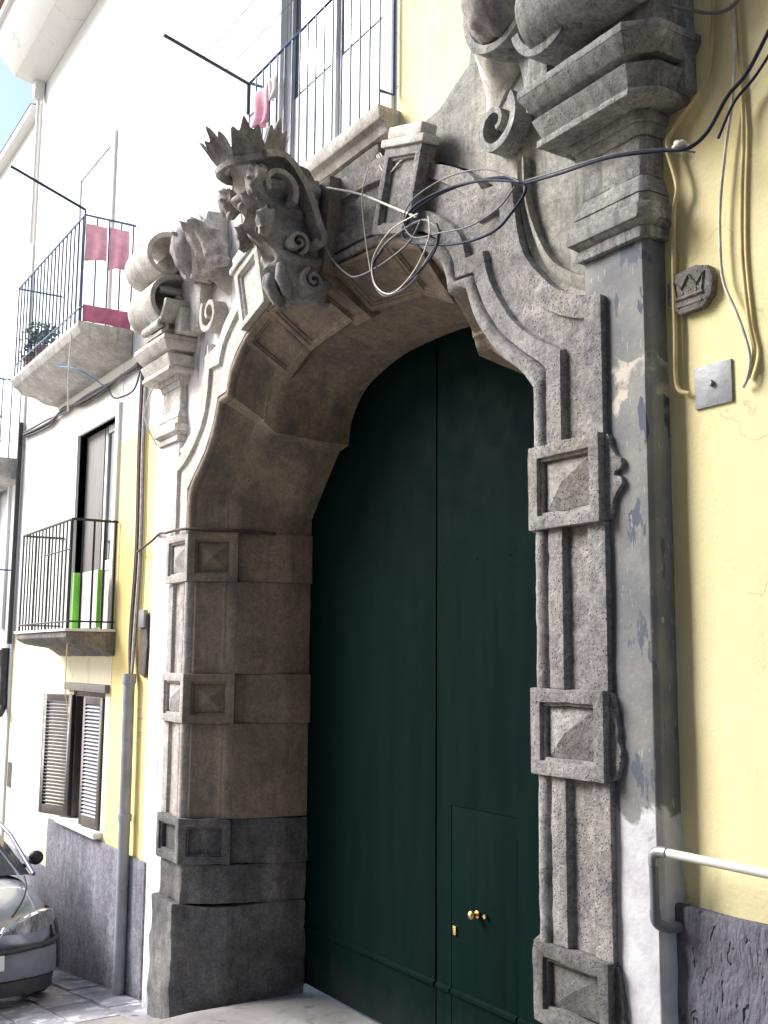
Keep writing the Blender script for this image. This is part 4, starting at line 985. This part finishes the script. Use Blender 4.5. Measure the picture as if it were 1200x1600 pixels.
cable([(1.34,-.13,4.98),(1.08,-.14,4.97),(.90,-.14,4.86),(.93,-.14,4.70),(1.10,-.14,4.60),(1.32,-.14,4.66),(1.46,-.14,4.80),(1.44,-.13,4.93)], .0045, 'cable_white', 'slim white cable looped within the smaller hanging loop')
cable([(-.17,.0,5.76),(.26,-.05,5.55),(.61,-.05,5.38),(.99,-.08,5.16),(1.28,-.10,4.99)], .008, 'cable_white', 'white cable from behind the mask to the black coil')
cable([(-.14,.0,5.74),(.01,-.04,5.50),(.18,-.09,5.26),(.35,-.10,5.05),(.53,-.10,4.90),(.66,-.10,4.84),(.92,-.10,4.83),(1.22,-.11,4.86),(1.34,-.11,4.95)], .0055, 'cable_grey', 'thin grey cable sagging under the white one')
cable([(.71,-.06,5.52),(.67,-.08,5.34),(.71,-.08,5.08),(.78,-.08,4.83)], .004, 'cable_white', 'thin white wire hanging straight down right of the mask')
for i, dx in enumerate((0,.04,.09)):
    cable([(.61+dx*.4,.06,5.66),(.70+dx,.03,5.54-dx*.3),(.80+dx*1.2,.0,5.46),(.90+dx*1.6,-.02,5.42+dx*.4),(1.0+dx*1.9,.0,5.48+dx)], .0045, 'cable_white', ('lowest','middle','topmost')[i]+' of the white wires fraying over the crown block')
cable([(2.20,-.10,4.83),(2.46,-.12,4.77),(2.77,-.12,4.72),(3.01,-.03,4.68)], .0065, 'cable_black', 'black cable crossing the right frieze from the coil')
cable([(2.19,-.09,4.85),(2.46,-.11,4.79),(2.77,-.11,4.735),(2.98,-.02,4.70),(3.05,.1,4.69)], .004, 'cable_grey', 'thinner grey cable crossing the right frieze above the black one')
cable([(3.01,-.03,4.68),(3.10,.0,4.66),(3.16,.05,4.72),(3.23,.09,4.85),(3.32,.10,4.91),(3.43,.10,5.03),(3.7,.10,5.35)], .0085, 'cable_black', 'black cable rising over the yellow wall at top right')
cable([(3.17,.10,4.70),(3.24,.12,4.83),(3.34,.13,4.90),(3.45,.13,5.0),(3.7,.13,5.28)], .006, 'cable_black', 'thin black cable just below the thick one at top right')
cable([(2.89,.12,4.77),(2.88,.13,4.83),(2.97,.14,4.91),(3.08,.15,5.01),(3.12,.15,5.21),(3.14,.15,5.5)], .011, 'cable_painted', 'yellow-painted cable curving up beside the right cornice')
cable([(2.87,.13,4.78),(2.92,.13,4.60),(2.89,.14,4.50),(2.87,.15,4.25),(2.868,.15,3.97),(2.865,.15,3.78),(2.885,.15,3.72),(2.925,.16,3.70)], .010, 'cable_painted', 'cream cable down the right edge of the pilaster, ending in a hook')
cable([(3.22,.15,5.5),(3.22,.15,5.29),(3.23,.15,5.09),(3.21,.15,4.88),(3.17,.15,4.70),(3.13,.15,4.47),(3.12,.15,4.29),(3.13,.15,4.12),(3.19,.15,3.97),(3.23,.15,3.85),(3.245,.15,3.77),(3.23,.15,3.70),(3.20,.16,3.67)], .007, 'cable_white', 'thin white cable bowing left down the yellow wall')
cable([(3.235,.165,5.5),(3.24,.165,5.06),(3.245,.165,4.73),(3.225,.165,4.47),(3.215,.165,4.20),(3.235,.165,3.93),(3.255,.165,3.80),(3.22,.165,3.70)], .009, 'cable_painted', 'straighter cream cable down the yellow wall at the right edge')
cable([(3.02,.02,5.33),(3.14,.12,5.27),(3.24,.13,5.25),(3.36,.13,5.31),(3.6,.13,5.45)], .008, 'cable_grey', 'grey cable bridging from the cornice top to the right')
tg = MB().sphere((3.06,.0,4.685),(.035,.03,.022),12,8,lumpy(.4,4,5)); tag(tg.build('cable_tie', 'cable_white', smooth=50), 'knot of white tape binding the cables at the cornice', 'cable tie')
# left: cable bundle along the cream house
for i, (dz, r_, m_, lb) in enumerate(((0,.022,'pipe_dark','thick dark cable'),(.035,.014,'cable_grey','grey cable'),(-.03,.012,'iron_rust','rusty brown cable'))):
    cable([(-8.1,.14,5.42+dz),(-6.9,.14,5.37+dz*1.4),(-6.3,.13,5.40-dz),(-5.6,.14,5.36+dz*1.2),(-4.85,.13,5.34+dz),(-4.3,.14,5.36-dz*.5),(-3.8,.14,5.36+dz)], r_, m_, lb+' of the bundle along the cream house under the upper balcony', group='left cable bundle')
cable([(-10.5,-.3,6.2),(-7.65,-.3,5.95),(-5.79,-.25,5.72),(-4.78,-.2,5.50),(-4.75,.1,5.36)], .007, 'sky_cloth', 'pale blue cable swooping in from the left edge to the bundle')
cable([(-4.68,.12,5.33),(-4.3,.06,5.14),(-4.06,.06,5.09),(-3.8,.1,5.12),(-3.68,.12,5.32)], .008, 'cable_black', 'dark cable sagging beside the conduit bundle')
cable([(-4.36,-.36,5.72),(-4.36,-.37,5.35),(-4.36,-.36,4.95)], .008, 'cable_white', 'white cord hanging from the upper balcony corner')
cable([(-4.22,-.3,2.72),(-4.21,-.3,2.3),(-4.18,-.26,2.0)], .005, 'cable_painted', 'thin cord hanging from the low balcony')
cable([(-3.60,.12,3.55),(-3.2,.10,3.61),(-2.80,.03,3.64),(-2.58,.0,3.625),(-2.3,-.015,3.62),(-2.09,-.012,3.61),(-1.98,.16,3.60),(-1.88,.32,3.60),(-1.78,.62,3.585)], .012, 'iron_rust', 'brown cable strung round the left jamb above its top diamond block')
cable([(-3.3,.16,4.5),(-3.2,-.0,4.72),(-2.9,-.05,4.9),(-2.5,-.02,5.1)], .008, 'cable_white', 'pale cable slanting behind the left cornice')

# ------------------------------------------------------------------ parked car
def build_car():
    L0 = Vector((-5.50, -1.14, -.541))
    e = thing('parked_car', L0, 'silver-blue hatchback parked nose-out against the left wall', 'car')
    e.rotation_euler = (0, -math.atan(.127), 0); e.scale = (1.03, 1.03, 1.14)
    # local coordinates: +x nose, z up; parts are built at the origin of the thing
    def part(mb, name, mat, par=None, **k):
        o = mb.build(name, mat, None, **k); o.parent = par or e; return o
    st = [(-1.85,.60,.62,.34),(-1.80,.74,.80,.26),(-1.4,.81,.88,.22),(-.6,.82,.90,.20),(.3,.82,.90,.20),(.75,.82,.89,.20),(1.05,.81,.83,.21),(1.35,.79,.77,.22),(1.58,.74,.71,.23),(1.72,.66,.64,.24),(1.81,.52,.57,.27),(1.86,.30,.52,.32)]
    secs = []
    for x, w_, h, b_ in st:
        half = [(0,h+.012),(.35*w_,h+.008),(.62*w_,h-.004),(.82*w_,h-.035),(.94*w_,h-.10),(.985*w_,h-.2),(w_,(h+b_)*.5),(.985*w_,b_+.10),(.94*w_,b_+.03),(.8*w_,b_),(0,b_)]
        full = half+[(-y, z) for y, z in reversed(half[1:-1])]
        secs.append([(x-(abs(y)/max(w_,.01))**3*.07*(1 if x > 1.2 else 0), y, z) for y, z in full]+[])
    secs = [s_+[s_[0]] for s_ in secs]
    bd_ = MB().loft(secs); bd_.f += [tuple(range(20)), tuple((len(secs)-1)*21+k for k in range(20))]
    bo = part(bd_, 'body', 'car_paint', smooth=50)
    sub = bo.modifiers.new('sub', 'SUBSURF'); sub.levels = 2; sub.render_levels = 2
    # cabin
    cb = [(.82,.74,.895,.66),(.35,.70,1.18,.60),(.02,.66,1.365,.54),(-.5,.66,1.42,.54),(-1.1,.65,1.37,.53),(-1.55,.66,1.12,.58),(-1.75,.68,.86,.62)]
    lo = [[(x, s_*.76, .86) for x, *_ in cb] for s_ in (1, -1)]
    gl = MB(); rows = []
    for x, w_, h, wt in cb: rows.append([(x,.765,.86),(x,(w_+wt)/2+.03,(.86+h)/2),(x,wt,h-.02),(x,wt*.5,h),(x,0,h+.01),(x,-wt*.5,h),(x,-wt,h-.02),(x,-(w_+wt)/2-.03,(.86+h)/2),(x,-.765,.86)])
    gl.loft(rows); part(gl, 'window_glass', 'glass', smooth=50)
    rf = MB(); rr = [[(p[0],p[1]*1.01,p[2]+.008) for p in r_[2:7]] for r_ in rows[2:5]]
    rf.loft(rr); rf.loft([[(a,b_,c-.02) for a,b_,c in r_] for r_ in rr]); part(rf, 'roof', 'car_paint', smooth=50)
    for s_ in (1, -1):
        part(MB().tube([(.84,s_*.76,.875),(.35,s_*.665,1.19),(.03,s_*.56,1.365)], .019, 8), 'windscreen_pillar', 'car_paint', smooth=60)
        part(MB().tube([(-.35,s_*.765,.88),(-.42,s_*.60,1.38)], .03, 8), 'door_pillar', 'car_paint', smooth=60)
        part(MB().tube([(-1.7,s_*.74,.86),(-1.45,s_*.62,1.18),(-1.1,s_*.56,1.37)], .04, 8), 'rear_pillar', 'car_paint', smooth=60)
        # headlight: long almond wrapping the corner
        hl = MB(); top = [(1.80,.26,.545),(1.79,.36,.585),(1.755,.48,.625),(1.69,.60,.65),(1.58,.70,.655),(1.46,.755,.645)]
        bot = [(1.83,.27,.52),(1.815,.37,.515),(1.775,.49,.515),(1.70,.61,.525),(1.60,.705,.55),(1.47,.77,.60)]
        mid = [((a[0]+b_[0])/2+.035, (a[1]+b_[1])/2+.018, (a[2]+b_[2])/2) for a, b_ in zip(top, bot)]
        ins = lambda r_: [(x-.06, y-.03, z) for x, y, z in r_]
        rls = [ins(top), [(x+.03,y+.012,z) for x,y,z in top], mid, [(x+.03,y+.012,z) for x,y,z in bot], ins(bot)]
        rls = [[tuple(Vector((q.x, s_*q.y, q.z))) for q in spline(r_, 5)] for r_ in rls]
        part(MB().loft(rls, closed=True, caps=True), 'headlight', 'lamp_glass', smooth=60)
        # crease from the lamp over the bonnet edge
        part(MB().tube(spline([(1.72,s_*.36,.635),(1.5,s_*.50,.735),(1.2,s_*.60,.81),(.9,s_*.66,.865)],6), .008, 6), 'bonnet_seam', 'car_trim', smooth=60)
        if s_ > 0:
            va = [(1.2,.815),(1.42,.80),(1.6,.755),(1.73,.66),(1.82,.50),(1.875,.28),(1.89,0)]; va = va+[(x, -y) for x, y in reversed(va[:-1])]
            part(MB().prism_xy(va, .20, .40), 'bumper', 'bumper_shaded', bevel=.03, smooth=50)
            part(MB().prism_xy([(x*.985, y*.97) for x, y in va], .09, .198), 'valance', 'car_trim', bevel=.02, smooth=50)
        mr = thing_free('mirror', e)
        part(MB().sphere((.50,s_*.87,.99),(.05,.07,.06),14,10), 'mirror_shell', 'car_trim', mr, smooth=60)
        part(MB().tube([(.56,s_*.74,.93),(.51,s_*.83,.97)], .022, 8), 'mirror_arm', 'car_trim', mr, smooth=60)
        for wx in (1.15, -1.2):
            wh = thing_free('wheel', e)
            pr_ = [(.16,-.09),(.27,-.095),(.295,-.07),(.30,0),(.295,.07),(.27,.095),(.16,.09)]
            part(MB().loft([[(wx+r_*math.cos(2*math.pi*k/28), s_*.70+y, .30+r_*math.sin(2*math.pi*k/28)) for k in range(29)] for r_, y in pr_], closed=True), 'tyre', 'rubber', wh, smooth=50)
            part(MB().loft([[(wx+r_*math.cos(2*math.pi*k/28), s_*(.70+y), .30+r_*math.sin(2*math.pi*k/28)) for k in range(29)] for r_, y in ((0,.085),(.05,.085),(.08,.06),(.15,.07),(.175,.09),(.175,.0))]), 'rim', 'rim', wh, smooth=40)
            part(MB().loft([[(wx+r_*math.cos(R(a)), s_*(.80+dy), .30+r_*math.sin(R(a))) for a in range(-15,196,7)] for r_, dy in ((.315,.018),(.345,.024),(.345,.0),(.315,.0))], closed=True), 'wheel_arch', 'car_trim', smooth=50)
    # grille: V-shaped chrome frame, bumper strip, plate, lower intake
    for s_ in (1, -1):
        part(MB().tube(spline([(1.865,s_*.0,.43),(1.875,s_*.10,.44),(1.865,s_*.21,.50),(1.84,s_*.27,.565)],5), .014, 7), 'grille_frame', 'chrome', smooth=60)
        part(MB().tube(spline([(1.895,s_*.02,.405),(1.89,s_*.25,.405),(1.83,s_*.46,.41),(1.72,s_*.65,.42),(1.55,s_*.765,.43),(1.4,s_*.81,.435)],5), .02, 7), 'bumper_strip', 'car_trim', smooth=60)
    part(MB().prism_yz([(-.22,.56),(.22,.56),(.16,.46),(0,.435),(-.16,.46)],1.80,1.872), 'grille', 'car_trim')
    part(MB().box(1.845,1.905,-.26,.26,.285,.39), 'number_plate', 'plate_white', bevel=.004)
    part(MB().box(1.74,1.83,-.45,.45,.20,.27), 'air_intake', 'car_trim', bevel=.01)
    part(MB().box(-1.7,1.5,-.6,.6,.17,.25), 'underbody', 'car_trim')
    return e
def thing_free(name, parent):
    o = bpy.data.objects.new(name, None); COL.objects.link(o); o.parent = parent; return o
build_car()

# ------------------------------------------------------------------ litter
for x, y, a, lb in ((-3.9,-.55,.4,'crumpled white paper scrap on the paving by the car'),(-4.15,-.85,1.3,'second paper scrap on the paving, nearer the left edge')):
    n = 7; mb_ = MB(); z = -.30+.127*(x+3.6)+.012
    mb_.add([(x+.06*(i/(n-1)-.5)*2*math.cos(a)-.03*(j/(n-1)-.5)*2*math.sin(a), y+.06*(i/(n-1)-.5)*2*math.sin(a)+.03*(j/(n-1)-.5)*2*math.cos(a), z+.012*noise.noise(Vector((i*.6,j*.7,x)))+.012) for j in range(n) for i in range(n)],
            [(j*n+i, j*n+i+1, (j+1)*n+i+1, (j+1)*n+i) for j in range(n-1) for i in range(n-1)])
    o = mb_.build('paper_scrap', 'paper', smooth=0); o.modifiers.new('t','SOLIDIFY').thickness = .002
    tag(o, lb, 'paper')
